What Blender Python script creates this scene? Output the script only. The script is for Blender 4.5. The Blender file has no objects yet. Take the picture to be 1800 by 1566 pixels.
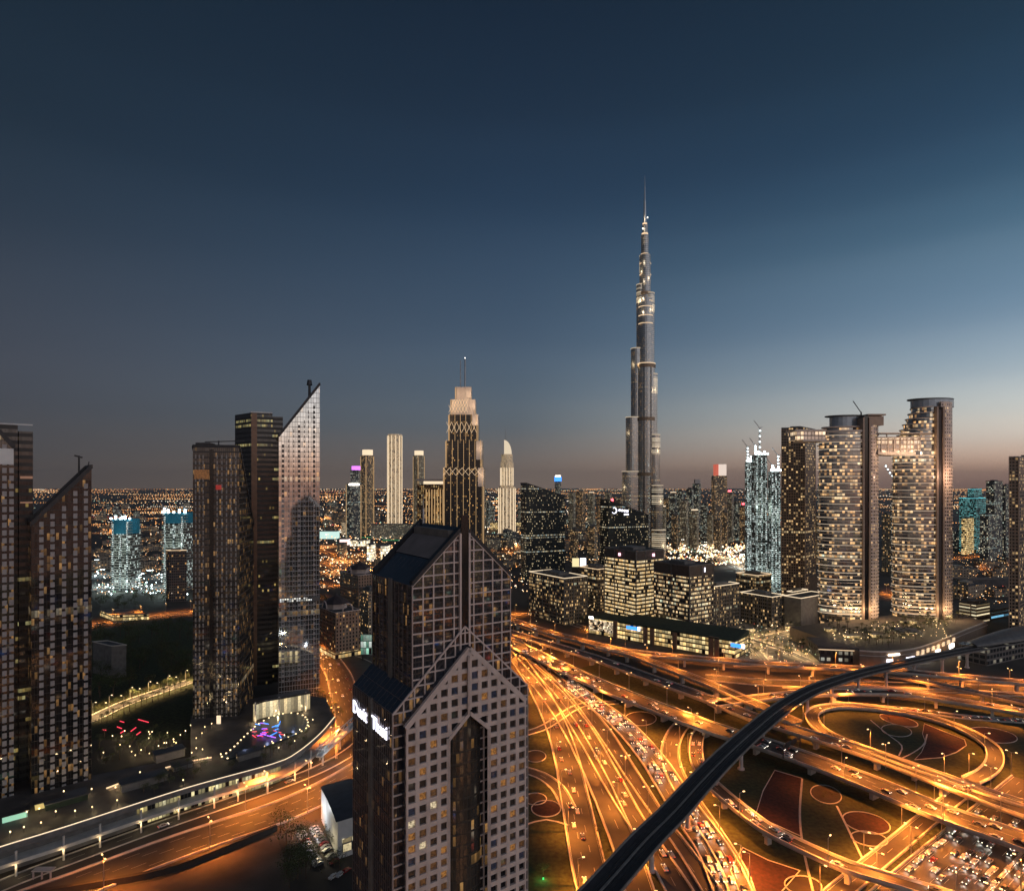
import bpy, math, random
from mathutils import Vector
random.seed(7)
R = math.radians
SC = bpy.context.scene
COL = SC.collection

# ------------------------------------------------------------------ camera
HC, F, HY = 160.0, 1100.0, 853.0          # eye height, focal length in photo pixels, horizon row
cam = bpy.data.cameras.new('camera'); co = bpy.data.objects.new('camera', cam); COL.objects.link(co)
co.location = (0, 0, HC); co.rotation_euler = (R(90), 0, 0)
cam.sensor_width = 36; cam.lens = F / 1800 * 36
cam.shift_y = (HY - 783) / 1800; cam.clip_start = 1; cam.clip_end = 200000
SC.camera = co
SC.view_settings.view_transform = 'Standard'; SC.view_settings.look = 'None'
SC.view_settings.exposure = 0; SC.view_settings.gamma = 1
SC.render.engine = 'CYCLES'
cy = SC.cycles
cy.max_bounces = 4; cy.diffuse_bounces = 1; cy.glossy_bounces = 3; cy.transmission_bounces = 2
cy.volume_bounces = 0; cy.transparent_max_bounces = 4
cy.sample_clamp_indirect = 1.5; cy.sample_clamp_direct = 0; cy.caustics_reflective = False; cy.caustics_refractive = False
cy.use_denoising = True; cy.use_light_tree = True

def srgb(r, g, b):
    def f(c):
        c /= 255
        return c / 12.92 if c < .04045 else ((c + .055) / 1.055) ** 2.4
    return (f(r), f(g), f(b), 1)

# ------------------------------------------------------------------ dusk sky: afterglow to the right
W = bpy.data.worlds.new('World'); SC.world = W; W.use_nodes = True
nt = W.node_tree; nt.nodes.clear()
def wn(t, **k):
    n = nt.nodes.new(t)
    for a, b in k.items(): setattr(n, a, b)
    return n
def wl(a, b): nt.links.new(a, b)
def wm(op, a, b=None, clamp=False):
    n = wn('ShaderNodeMath', operation=op, use_clamp=clamp)
    for i, x in enumerate((a, b)):
        if x is None: continue
        if isinstance(x, (int, float)): n.inputs[i].default_value = x
        else: wl(x, n.inputs[i])
    return n.outputs[0]
tc = wn('ShaderNodeTexCoord'); sp = wn('ShaderNodeSeparateXYZ'); wl(tc.outputs['Generated'], sp.inputs[0])
hx, hy, hz = sp.outputs
hl = wm('SQRT', wm('ADD', wm('MULTIPLY', hx, hx), wm('MULTIPLY', hy, hy)))
el = wm('DIVIDE', wm('ARCTAN2', hz, hl), R(50))                     # elevation, 0..1 over 50 degrees
glow_az = R(98)                                                     # the sun went down to the right
cs = wm('DIVIDE', wm('ADD', wm('MULTIPLY', hx, math.sin(glow_az)), wm('MULTIPLY', hy, math.cos(glow_az))), hl)
ang = wm('ARCCOSINE', wm('MINIMUM', wm('MAXIMUM', cs, -1), 1))      # angle away from the afterglow
t_l = wm('DIVIDE', wm('SUBTRACT', R(98), ang), R(39), True)         # 0 straight ahead .. 1 at the right edge
t_d = wm('DIVIDE', wm('SUBTRACT', ang, R(98)), R(39), True)         # 0 straight ahead .. 1 at the left edge
def ramp(stops):
    n = wn('ShaderNodeValToRGB'); cr = n.color_ramp; cr.interpolation = 'CARDINAL'
    while len(cr.elements) < len(stops): cr.elements.new(.5)
    for e, (y, c) in zip(cr.elements, stops):
        e.position = min(1, max(0, y)); e.color = srgb(*c)
    wl(el, n.inputs[0]); return n.outputs[0]
def E(dy, x): return math.degrees(math.atan2(dy, math.hypot(F, x))) / 50
mid = ramp([(0, (142, 124, 110)), (E(40, 0), (125, 114, 107)), (E(90, 0), (102, 107, 112)), (E(150, 0), (90, 104, 117)), (E(250, 0), (72, 91, 111)), (E(450, 0), (47, 68, 91)), (E(650, 0), (31, 49, 69)), (1, (15, 28, 42))])
lef = ramp([(0, (100, 88, 80)), (E(50, 900), (84, 80, 80)), (E(130, 900), (74, 77, 84)), (E(250, 900), (68, 75, 87)), (E(450, 900), (50, 62, 77)), (E(650, 900), (34, 49, 64)), (1, (17, 31, 45))])
rig = ramp([(0, (165, 124, 106)), (E(40, 900), (216, 178, 154)), (E(80, 900), (224, 206, 190)), (E(130, 900), (213, 212, 205)), (E(200, 900), (174, 188, 196)), (E(300, 900), (126, 151, 172)), (E(450, 900), (88, 118, 141)), (.42, (63, 93, 117)), (.491, (46, 73, 97)), (.6, (34, 57, 77)), (.8, (25, 43, 60)), (1, (19, 35, 50))])
def wmix(f, a, b):
    n = wn('ShaderNodeMix', data_type='RGBA'); wl(f, n.inputs[0]); wl(a, n.inputs[6]); wl(b, n.inputs[7]); return n.outputs[2]
t_l2 = wm('POWER', t_l, 1.2)
sky = wmix(t_d, wmix(t_l2, mid, rig), lef)
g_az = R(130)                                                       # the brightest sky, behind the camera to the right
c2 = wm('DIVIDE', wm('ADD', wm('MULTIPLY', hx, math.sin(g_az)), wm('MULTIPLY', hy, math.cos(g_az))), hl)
nz = wn('ShaderNodeTexNoise'); nz.inputs['Scale'].default_value = 1.0; nz.inputs['Detail'].default_value = 4
mp_ = wn('ShaderNodeMapping'); mp_.inputs['Scale'].default_value = (1.6, 1.6, 14); wl(tc.outputs['Generated'], mp_.inputs[0]); wl(mp_.outputs[0], nz.inputs['Vector'])
hs = wn('ShaderNodeHueSaturation'); wl(sky, hs.inputs['Color']); wl(wm('ADD', .95, wm('MULTIPLY', nz.outputs[0], .10)), hs.inputs['Value']); sky = hs.outputs[0]
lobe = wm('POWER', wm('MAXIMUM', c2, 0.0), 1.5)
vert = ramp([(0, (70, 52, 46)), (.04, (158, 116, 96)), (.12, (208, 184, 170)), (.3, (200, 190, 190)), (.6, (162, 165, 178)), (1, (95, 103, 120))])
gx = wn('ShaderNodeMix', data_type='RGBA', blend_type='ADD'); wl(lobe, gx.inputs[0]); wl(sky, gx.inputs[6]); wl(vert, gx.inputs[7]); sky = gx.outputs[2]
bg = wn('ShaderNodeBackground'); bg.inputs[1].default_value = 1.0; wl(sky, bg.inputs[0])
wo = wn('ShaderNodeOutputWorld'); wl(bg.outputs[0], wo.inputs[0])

# ------------------------------------------------------------------ helpers
def P(px, py, z=0.0):                       # the point of height z seen at a photo pixel
    Y = (HC - z) * F / (py - HY); return Vector(((px - 900) / F * Y, Y, z))
def XW(px, Y): return (px - 900) / F * Y
def ZW(py, Y): return HC - (py - HY) / F * Y

def tag(o, label, cat, group=None, kind=None):
    if label: o['label'] = label
    if cat: o['category'] = cat
    if group: o['group'] = group
    if kind: o['kind'] = kind
    return o
def thing(name, label, cat, loc=(0, 0, 0), rz=0, group=None):
    o = bpy.data.objects.new(name, None); COL.objects.link(o)
    o.location = loc; o.rotation_euler = (0, 0, rz); o.empty_display_size = .5
    return tag(o, label, cat, group)
def copy_tree(root, loc, rz=0, scale=1, label=None, group=None):
    r = root.copy(); COL.objects.link(r); r.location = loc; r.rotation_euler = (0, 0, rz); r.scale = (scale,) * 3
    if label: r['label'] = label
    if group: r['group'] = group
    for ch in root.children:
        c = ch.copy(); COL.objects.link(c); c.parent = r
        for g in ch.children:
            d = g.copy(); COL.objects.link(d); d.parent = c
    return r

class MB:
    def __init__(s): s.v = []; s.f = []; s.u = []; s.m = []
    def face(s, pts, m=0, uv=None):
        i = len(s.v); s.v += [tuple(p) for p in pts]; s.f.append(tuple(range(i, i + len(pts))))
        s.u += uv if uv else [(p[0], p[1]) for p in pts]; s.m.append(m)
    def prism(s, poly, z0, z1, m=0, mt=None, cap=True, bottom=False, u0=0.0):
        n = len(poly); zt = z1 if isinstance(z1, (list, tuple)) else [z1] * n; u = u0
        zb = z0 if isinstance(z0, (list, tuple)) else [z0] * n
        for i in range(n):
            j = (i + 1) % n; a, b = poly[i], poly[j]; d = math.hypot(b[0] - a[0], b[1] - a[1])
            s.face([(a[0], a[1], zb[i]), (b[0], b[1], zb[j]), (b[0], b[1], zt[j]), (a[0], a[1], zt[i])], m,
                   [(u, zb[i]), (u + d, zb[j]), (u + d, zt[j]), (u, zt[i])]); u += d
        if cap: s.face([(p[0], p[1], z) for p, z in zip(poly, zt)], m if mt is None else mt)
        if bottom: s.face([(p[0], p[1], z) for p, z in reversed(list(zip(poly, zb)))], m if mt is None else mt)
        return s
    def box(s, x0, x1, y0, y1, z0, z1, m=0, mt=None):
        return s.prism([(x0, y0), (x1, y0), (x1, y1), (x0, y1)], z0, z1, m, mt, True, True)
    def obox(s, o, u, v, a0, a1, b0, b1, z0, z1, m=0, mt=None):     # box in a turned frame
        q = [(o[0] + a * u[0] + b * v[0], o[1] + a * u[1] + b * v[1]) for a, b in ((a0, b0), (a1, b0), (a1, b1), (a0, b1))]
        return s.prism(q, z0, z1, m, mt, True, True)
    def tube(s, p, q, r, r2=None, n=6, m=0, cap=True):
        p, q = Vector(p), Vector(q); d = (q - p).normalized(); r2 = r if r2 is None else r2
        a = d.cross(Vector((0, 0, 1)) if abs(d.z) < .9 else Vector((1, 0, 0))).normalized(); b = d.cross(a)
        A = [p + (a * math.cos(t) + b * math.sin(t)) * r for t in (6.2832 * k / n for k in range(n))]
        B = [q + (a * math.cos(t) + b * math.sin(t)) * r2 for t in (6.2832 * k / n for k in range(n))]
        for i in range(n):
            j = (i + 1) % n; s.face([A[j], A[i], B[i], B[j]], m)
        if cap: s.face(A, m); s.face(list(reversed(B)), m)
        return s
    def bar(s, p, q, w, h, m=0):                                     # rectangular bar between two points
        p, q = Vector(p), Vector(q); d = (q - p).normalized()
        a = d.cross(Vector((0, 0, 1)) if abs(d.z) < .95 else Vector((1, 0, 0))).normalized() * w / 2; b = a.cross(d).normalized() * h / 2
        A = [p - a - b, p + a - b, p + a + b, p - a + b]; B = [x + (q - p) for x in A]
        for i in range(4):
            j = (i + 1) % 4; s.face([A[i], A[j], B[j], B[i]], m)
        s.face(list(reversed(A)), m); s.face(B, m); return s
    def build(s, name, mats, parent=None, smooth=False):
        if not isinstance(mats, (list, tuple)): mats = [mats]
        me = bpy.data.meshes.new(name)
        o0 = Vector(parent.location) if parent is not None else Vector((0, 0, 0))
        if parent is not None and parent.parent is not None: o0 += Vector(parent.parent.location)
        me.from_pydata([(a - o0.x, b - o0.y, c - o0.z) for a, b, c in s.v], [], s.f)
        for m in mats: me.materials.append(m)
        me.polygons.foreach_set('material_index', s.m)
        uvl = me.uv_layers.new(name='UVMap')
        uvl.data.foreach_set('uv', [x for t in s.u for x in (float(t[0]), float(t[1]))])
        if smooth: me.polygons.foreach_set('use_smooth', [True] * len(s.f))
        me.update()
        o = bpy.data.objects.new(name, me); COL.objects.link(o)
        if parent is not None: o.parent = parent
        return o
def struct(name, mb, mats, kind='structure'):
    o = mb.build(name, mats); o['kind'] = kind; return o
def ellipse(cx, cy, a, b, n=32, rot=0):
    c, s_ = math.cos(rot), math.sin(rot)
    return [(cx + a * math.cos(t) * c - b * math.sin(t) * s_, cy + a * math.cos(t) * s_ + b * math.sin(t) * c) for t in (2 * math.pi * k / n for k in range(n))]
def smoothpath(pts, step=5.0):                                       # Catmull-Rom through 3D points, evenly resampled
    p = [Vector(q) for q in pts]; p = [2 * p[0] - p[1]] + p + [2 * p[-1] - p[-2]]; out = []
    for i in range(1, len(p) - 2):
        n = max(2, int((p[i + 1] - p[i]).length / step))
        for k in range(n):
            t = k / n
            out.append(.5 * ((2 * p[i]) + (p[i + 1] - p[i - 1]) * t + (2 * p[i - 1] - 5 * p[i] + 4 * p[i + 1] - p[i + 2]) * t * t + (3 * p[i] - p[i - 1] - 3 * p[i + 1] + p[i + 2]) * t ** 3))
    out.append(p[-2]); return out
def normals(path):
    ns = []
    for i in range(len(path)):
        d = path[min(i + 1, len(path) - 1)] - path[max(i - 1, 0)]
        d.z = 0; d.normalize(); ns.append(Vector((-d.y, d.x, 0)))    # to the left of travel
    return ns

# ------------------------------------------------------------------ materials
class NT:
    def __init__(s, name):
        s.mat = bpy.data.materials.new(name); s.mat.use_nodes = True; s.t = s.mat.node_tree
        s.b = s.t.nodes['Principled BSDF']; s.out = s.t.nodes['Material Output']
    def n(s, t, **k):
        x = s.t.nodes.new(t)
        for a, b in k.items(): setattr(x, a, b)
        return x
    def put(s, sock, x):
        if x is None: return
        if isinstance(x, bpy.types.NodeSocket): s.t.links.new(x, sock)
        elif isinstance(x, (tuple, list)) and len(x) == 3 and sock.type == 'RGBA': sock.default_value = (*x, 1)
        else: sock.default_value = x
    def m(s, op, a, b=None, c=None, clamp=False):
        x = s.n('ShaderNodeMath', operation=op, use_clamp=clamp)
        for i, v in enumerate((a, b, c)): s.put(x.inputs[i], v)
        return x.outputs[0]
    def mix(s, f, a, b):
        x = s.n('ShaderNodeMix', data_type='RGBA'); s.put(x.inputs[0], f); s.put(x.inputs[6], a); s.put(x.inputs[7], b); return x.outputs[2]
    def mixf(s, f, a, b):
        x = s.n('ShaderNodeMix', data_type='FLOAT'); s.put(x.inputs[0], f); s.put(x.inputs[2], a); s.put(x.inputs[3], b); return x.outputs[0]
    def xyz(s, a, b, c=0.0):
        x = s.n('ShaderNodeCombineXYZ')
        for i, v in enumerate((a, b, c)): s.put(x.inputs[i], v)
        return x.outputs[0]
    def white(s, vec):
        x = s.n('ShaderNodeTexWhiteNoise', noise_dimensions='3D'); s.put(x.inputs[0], vec); return x.outputs[0], x.outputs[1]
    def noise(s, vec, scale, detail=2.0):
        x = s.n('ShaderNodeTexNoise'); s.put(x.inputs['Vector'], vec); x.inputs['Scale'].default_value = scale; x.inputs['Detail'].default_value = detail; return x.outputs[0]
    def ramp(s, f, stops, const=False):
        x = s.n('ShaderNodeValToRGB'); cr = x.color_ramp; cr.interpolation = 'CONSTANT' if const else 'LINEAR'
        while len(cr.elements) < len(stops): cr.elements.new(.5)
        for e, (p, c) in zip(cr.elements, stops): e.position = p; e.color = (*c[:3], 1)
        s.put(x.inputs[0], f); return x.outputs[0]

def mat(name, col, rough=.6, metal=0.0, var=.25, scale=.3, emit=None, es=0.0, spec=.5, sample=False):
    t = NT(name); b = t.b
    b.inputs['Roughness'].default_value = rough; b.inputs['Metallic'].default_value = metal; b.inputs['Specular IOR Level'].default_value = spec
    if var > 0:
        g = t.n('ShaderNodeTexCoord').outputs['Object']
        f = t.noise(g, scale, 4); lo = tuple(c * (1 - var) for c in col); hi = tuple(min(1, c * (1 + var)) for c in col)
        t.put(b.inputs['Base Color'], t.ramp(f, [(.3, lo), (.7, hi)]))
    else: b.inputs['Base Color'].default_value = (*col, 1)
    if emit:
        b.inputs['Emission Color'].default_value = (*emit, 1); b.inputs['Emission Strength'].default_value = es
    t.mat.cycles.emission_sampling = 'AUTO' if sample else 'NONE'
    return t.mat
def lamp_mat(name, col, s): return mat(name, tuple(.05 + .2 * c for c in col), .5, 0, 0, 1, col, s)

WARM = [(0, (1, .50, .16)), (.35, (1, .66, .30)), (.7, (1, .82, .52)), (.9, (1, .94, .80)), (1, (.75, .95, 1))]
GOLD = [(0, (1, .50, .14)), (.5, (1, .66, .26)), (1, (1, .80, .46))]
COOL = [(0, (1, .86, .6)), (.4, (.95, 1, .9)), (.7, (.65, .95, 1)), (1, (.4, .8, 1))]
def facade(name, wall=(.2, .18, .16), cw=3.0, ch=3.6, mu=.14, v0=.28, v1=.88, p=.3, fp=.04, cols=WARM, s=1.0, gv=1.0,
           glass=(.03, .035, .04), gm=0.0, gr=.08, wr=.55, wm=0.0, clus=1.0, wave=0.0):
    t = NT(name); b = t.b
    tc = t.n('ShaderNodeTexCoord'); sx = t.n('ShaderNodeSeparateXYZ'); t.put(sx.inputs[0], tc.outputs['UV'])
    oi = t.n('ShaderNodeObjectInfo').outputs['Random']; seed = t.m('MULTIPLY', oi, 97.0)
    U = t.m('DIVIDE', sx.outputs[0], cw); V = t.m('DIVIDE', sx.outputs[1], ch)
    iu, iv, fu, fv = t.m('FLOOR', U), t.m('FLOOR', V), t.m('FRACT', U), t.m('FRACT', V)
    def band(x, a, c): return t.m('MULTIPLY', t.m('GREATER_THAN', x, a), t.m('LESS_THAN', x, c))
    mask = t.m('MULTIPLY', band(fu, mu, 1 - mu), band(fv, v0, v1))
    rv, rc = t.white(t.xyz(iu, iv, seed)); rs = t.n('ShaderNodeSeparateColor'); t.put(rs.inputs[0], rc)
    cl = t.noise(t.xyz(t.m('MULTIPLY', iu, .22), t.m('MULTIPLY', iv, .4), seed), 1.0, 1)
    pe = t.m('MULTIPLY', p, t.m('ADD', 1 - clus, t.m('MULTIPLY', clus, t.m('MULTIPLY', t.m('SUBTRACT', cl, .25, clamp=True), 4.0))))
    fl, _ = t.white(t.xyz(iv, 3.3, seed)); pe = t.m('MAXIMUM', pe, t.m('MULTIPLY', t.m('LESS_THAN', fl, fp), .85))
    lit = t.m('MULTIPLY', t.m('LESS_THAN', rv, pe), mask)
    inn = t.noise(t.xyz(sx.outputs[0], sx.outputs[1], seed), .9, 2)
    gain = t.m('MULTIPLY', t.m('MULTIPLY', t.m('ADD', 1 - .75 * gv, t.m('MULTIPLY', t.m('POWER', rs.outputs[1], 2.0), 1.1 * gv)), t.m('ADD', .35, t.m('MULTIPLY', inn, 1.3))), t.m('ADD', .6, t.m('MULTIPLY', fv, .6)))
    wv = t.noise(t.xyz(sx.outputs[0], sx.outputs[1], seed), .12, 3)
    wcol = t.mix(wv, tuple(c * .7 for c in wall), tuple(min(1, c * 1.3) for c in wall))
    gcol = t.mix(rs.outputs[2], tuple(c * .75 for c in glass), tuple(min(1, c * 1.2) for c in glass))
    t.put(b.inputs['Base Color'], t.mix(mask, wcol, gcol))
    t.put(b.inputs['Metallic'], t.mixf(mask, wm, gm)); t.put(b.inputs['Roughness'], t.mixf(mask, wr, gr))
    t.put(b.inputs['Emission Color'], t.ramp(rs.outputs[0], cols)); t.put(b.inputs['Emission Strength'], t.m('MULTIPLY', t.m('MULTIPLY', lit, gain), s))
    t.mat.cycles.emission_sampling = 'NONE'
    return t.mat

CONC = mat('concrete', (.56, .51, .45), .8, 0, .18, .25)
CONC_D = mat('dark_concrete', (.16, .15, .14), .8)
ASPH = mat('asphalt', (.046, .042, .039), .75, 0, .3, .12)
PAVE = mat('paving', (.26, .23, .19), .8, 0, .25, .2)
PAINT = mat('road_paint', (.5, .5, .46), .6, 0, .1)
STEEL = mat('steel', (.35, .35, .36), .4, .7)
DARK = mat('dark_metal', (.03, .03, .034), .45, .3)
ROOF = mat('roof_grey', (.07, .068, .07), .85, 0, .35, .15)
ROOF_G = mat('green_roof', (.02, .035, .02), .9, 0, .4, .3)
BLK = mat('black_glass', (.012, .012, .015), .12, 0, .2)
STONE = mat('pink_stone', (.58, .47, .42), .6, 0, .2, .22)
ROOFGLASS = mat('sloped_roof_glass', (.03, .035, .05), .12, .2, .2)
WHITEP = mat('white_panel', (.7, .7, .68), .5, 0, .08)
GRASS = mat('lawn_grass', (.030, .038, .011), .95, 0, .65, .45)
SOIL = mat('dark_soil', (.035, .026, .018), .95, 0, .4, .1)
SAND = mat('sand_lot', (.085, .063, .048), .95, 0, .35, .06)
FLOWERS = mat('red_flowers', (.040, .011, .009), .95, 0, .6, .5)
LEAF = mat('leaf', (.05, .07, .022), .8, 0, .5, .6)
LEAF2 = mat('leaf_olive', (.06, .065, .022), .8, 0, .5, .6)
BARK = mat('bark', (.09, .06, .04), .9)
E_SOD = lamp_mat('sodium_lamp_glow', (1, .60, .25), 3.2)
E_WARM = lamp_mat('warm_lamp_glow', (1, .72, .38), 2.6)
E_WHITE = lamp_mat('white_lamp_glow', (1, .93, .80), 8)
E_COOL = lamp_mat('cool_flood_glow', (.75, .97, 1), 12)
E_STRIP = lamp_mat('warm_strip_glow', (1, .70, .42), 1.0)
E_STRIPW = lamp_mat('white_strip_glow', (1, .78, .52), 1.05)
E_GOLD = lamp_mat('gold_strip_glow', (1, .62, .28), .55)
E_RED = lamp_mat('red_beacon_glow', (1, .08, .10), 6)
E_NEON = lamp_mat('red_neon_glow', (1, .06, .10), 1.3)
E_BLUE = lamp_mat('blue_sign_glow', (.05, .28, 1), 2.0)
E_VIOLET = lamp_mat('violet_glow', (.40, .12, 1), 1.8)
E_GREEN = lamp_mat('green_glow', (.05, .9, .25), 1.0)
E_SIGN = lamp_mat('white_sign_glow', (.85, .85, 1), 3.0)
E_HEAD = lamp_mat('headlight_glow', (1, .90, .74), 4)
E_TAIL = lamp_mat('tail_light_glow', (1, .08, .04), 1.6)
E_TEAL = lamp_mat('teal_glow', (.15, .75, .85), 1.2)

_ld = {}
def light(parent, loc, kind='POINT', power=1000, col=(1, .45, .12), radius=.4, spot=150, name='lamp_light'):
    k = (kind, power, col, radius, spot)
    if k not in _ld:
        d = bpy.data.lights.new(name, kind); d.energy = power; d.color = col; d.shadow_soft_size = radius
        if kind == 'SPOT': d.spot_size = R(spot); d.spot_blend = .6
        _ld[k] = d
    o = bpy.data.objects.new(name, _ld[k]); COL.objects.link(o); o.location = loc
    if parent is not None: o.parent = parent
    return o

# ------------------------------------------------------------------ ground
GROUND = mat('city_ground', (.045, .037, .03), .9, 0, .5, .02)
g = MB(); g.face([(-28000, -400, 0), (28000, -400, 0), (28000, 32000, 0), (-28000, 32000, 0)])
struct('ground', g, GROUND)
def sheet(name, pts, m, z, world=False):
    b = MB(); q = [p if world else P(p[0], p[1], z) for p in pts]
    b.face([(p[0], p[1], z) for p in q]); return struct(name, b, m)
sheet('lawn', [(905, 1205), (1060, 1163), (1300, 1222), (1480, 1236), (1800, 1222), (1860, 1600), (905, 1620)], GRASS, .012)
sheet('sand_lot', [(-200, 1640), (0, 1600), (284, 1545), (486, 1466), (505, 1530), (520, 1640)], SAND, .012)
sheet('park_lawn', [(150, 1300), (150, 1110), (250, 1097), (352, 1090), (352, 1200), (345, 1300)], GRASS, .012)
sheet('plaza', [(1290, 1172), (1262, 1120), (1300, 1066), (1420, 1050), (1470, 1110), (1445, 1170)], PAVE, .012)
sheet('intersection', [(560, 1150), (640, 1135), (665, 1230), (650, 1350), (590, 1350), (585, 1250)], ASPH, .011)

# ------------------------------------------------------------------ roads
def strip(b, path, ns, o0, o1, dz, m):
    for i in range(len(path) - 1):
        a, c, n0, n1 = path[i], path[i + 1], ns[i], ns[i + 1]; h = Vector((0, 0, dz))
        b.face([a + n0 * o1 + h, a + n0 * o0 + h, c + n1 * o0 + h, c + n1 * o1 + h], m)
def rail(b, path, ns, o, wd, z0, z1, m):
    for i in range(len(path) - 1):
        a, c, n0, n1 = path[i], path[i + 1], ns[i], ns[i + 1]
        for (s0, s1, h0, h1) in ((o - wd, o - wd, z1, z0), (o + wd, o - wd, z1, z1), (o + wd, o + wd, z0, z1)):
            b.face([a + n0 * s0 + Vector((0, 0, h0)), c + n1 * s0 + Vector((0, 0, h0)), c + n1 * s1 + Vector((0, 0, h1)), a + n0 * s1 + Vector((0, 0, h1))], m)
def lanes_on(b, path, ns, w, nl, m, dz=.02, step_on=3):
    for k in range(1, nl):
        o = -w / 2 + .8 + (w - 1.6) * k / nl
        for i in range((k * 2) % step_on, len(path) - 1, step_on):
            strip(b, path[i:i + 2], ns[i:i + 2], o - .07, o + .07, dz, m)
    for o in (-w / 2 + .6, w / 2 - .6): strip(b, path, ns, o - .1, o + .1, dz, m)
PATHS = {}
def pth(pts, z, step=5.0, ext=()):
    zs = z if isinstance(z, (list, tuple)) else [z] * len(pts)
    return smoothpath([P(p[0], p[1], h) for p, h in zip(pts, zs)] + [Vector((e[0], e[1], zs[-1])) for e in ext], step)
_k = 0
def ground_road(key, pts, w, nl, barrier=.8):
    global _k; _k += 1
    path = pth(pts, .03 + .006 * _k); ns = normals(path); PATHS[key] = (path, ns, w); b = MB()
    strip(b, path, ns, -w / 2, w / 2, 0, 0); lanes_on(b, path, ns, w, nl, 2, .004)
    for o in (-w / 2 - .2, w / 2 + .2): rail(b, path, ns, o, .34, -.03, barrier, 1)
    return struct('road', b, [ASPH, CONC, PAINT])
def flyover(key, pts, z, w, nl, label, pier_gap=32, para=1.1, ext=()):
    path = pth(pts, z, 5.0, ext); ns = normals(path); PATHS[key] = (path, ns, w)
    t = thing('flyover', label, 'flyover', (path[0].x, path[0].y, 0))
    b = MB(); strip(b, path, ns, -w / 2, w / 2, 0, 0); lanes_on(b, path, ns, w, nl, 2)
    for i in range(len(path) - 1):
        a, c, n0, n1 = path[i], path[i + 1], ns[i], ns[i + 1]; h = Vector((0, 0, 1.5))
        for s_ in (-1, 1):
            q = [a + n0 * s_ * w / 2, c + n1 * s_ * w / 2, c + n1 * s_ * (w / 2 - 1) - h, a + n0 * s_ * (w / 2 - 1) - h]
            b.face(q if s_ < 0 else q[::-1], 1)
        b.face([a - n0 * (w / 2 - 1) - h, a + n0 * (w / 2 - 1) - h, c + n1 * (w / 2 - 1) - h, c - n1 * (w / 2 - 1) - h], 1)
    b.build('deck', [ASPH, CONC, PAINT], t)
    for s_ in (-1, 1):
        r = MB(); rail(r, path, ns, s_ * (w / 2 - .22), .30, -.02, para, 0); r.build('parapet', CONC, t)
    d = 0
    for i in range(1, len(path) - 1):
        d += (path[i] - path[i - 1]).length
        if d > pier_gap and path[i].z > 4:
            d = 0; p, n = path[i], ns[i]; q = MB(); al = Vector((n.y, -n.x, 0))
            q.obox((p.x, p.y), n[:2], al[:2], -w * .16, w * .16, -.9, .9, 0, p.z - 2.6)
            q.prism([(p.x + n.x * a + al.x * e, p.y + n.y * a + al.y * e) for a, e in ((-w * .32, -.9), (w * .32, -.9), (w * .32, .9), (-w * .32, .9))], p.z - 2.6, p.z - 1.52)
            q.build('pier', CONC, t)
    return t
flyover('R1', [(880, 1083), (960, 1110), (1030, 1128), (1085, 1141), (1150, 1150), (1250, 1159), (1350, 1167), (1450, 1172), (1560, 1178), (1690, 1190), (1830, 1202)], 8, 12, 3, 'long gently curving flyover passing in front of the podium with brown pillars')
flyover('R1b', [(1050, 1137), (1110, 1150), (1150, 1165), (1250, 1203), (1345, 1245), (1400, 1270)], 7.98, 10, 2, 'ramp forking off the long curved flyover and dropping towards the dark rail viaduct')
flyover('U', [(880, 1106), (940, 1124), (1047, 1157), (1150, 1194), (1250, 1230), (1312, 1256), (1390, 1281), (1480, 1309), (1560, 1336), (1680, 1382), (1830, 1436)], 7, 13, 4, 'upper carriageway of the wide elevated highway, the side nearer the loop ramp', ext=[(322, 178), (440, 5), (540, -190)])
flyover('L', [(880, 1119), (962, 1160), (1060, 1206), (1125, 1232), (1225, 1270), (1290, 1292), (1350, 1310), (1500, 1364), (1650, 1426), (1840, 1494)], 7, 17, 5, 'lower carriageway of the wide elevated highway, the side crossing above the packed expressway', ext=[(300, 152), (418, -22), (520, -210)])
flyover('loop', [(1706, 1372), (1735, 1357), (1749, 1336), (1742, 1312), (1702, 1286), (1640, 1263), (1560, 1247), (1490, 1241), (1450, 1243), (1430, 1252), (1428, 1264), (1440, 1280), (1470, 1298), (1520, 1317), (1565, 1333), (1632, 1357), (1720, 1388), (1830, 1424)],
        [4, 3, 2.5, 2.2, 2, 2, 2, 2, 2.3, 2.8, 3.3, 4, 5, 6, 6.9, 7, 7, 7], 8.5, 2, 'oval loop ramp circling the garden with dark red flower beds', 60)
flyover('F', [(1250, 1238), (1340, 1226), (1420, 1219), (1500, 1216), (1590, 1219), (1680, 1232), (1840, 1258)], 7, 11, 3, 'arched flyover behind the oval loop ramp with streaks of traffic')
flyover('G', [(1555, 1186), (1620, 1197), (1700, 1214), (1840, 1244)], [3, 5, 6, 6.5], 7, 2, 'narrow slip ramp descending behind the arched flyover')
flyover('S7', [(1238, 1277), (1225, 1300), (1225, 1335), (1240, 1365), (1262, 1388), (1300, 1420), (1350, 1457), (1415, 1490), (1490, 1523), (1575, 1549), (1680, 1580)], [1, 2, 3.5, 5, 6, 6.5, 6.5, 6.5, 6.5, 6.5, 6.5], 8, 2, 'S shaped single ramp lined with slow cars right of the rail viaduct')
ground_road('wide', [(1240, 1191), (1350, 1200), (1500, 1203), (1650, 1207), (1840, 1213)], 16, 4)
ground_road('wide2', [(1380, 1212), (1500, 1209), (1650, 1214), (1840, 1224)], 8, 2)
ground_road('jam2', [(1460, 1236), (1605, 1249), (1700, 1261), (1840, 1270)], 7.5, 2)
ground_road('S1', [(900, 1148), (920, 1172), (945, 1210), (975, 1270), (995, 1330), (1008, 1390), (1020, 1450), (1032, 1510), (1052, 1590)], 14, 3)
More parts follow.
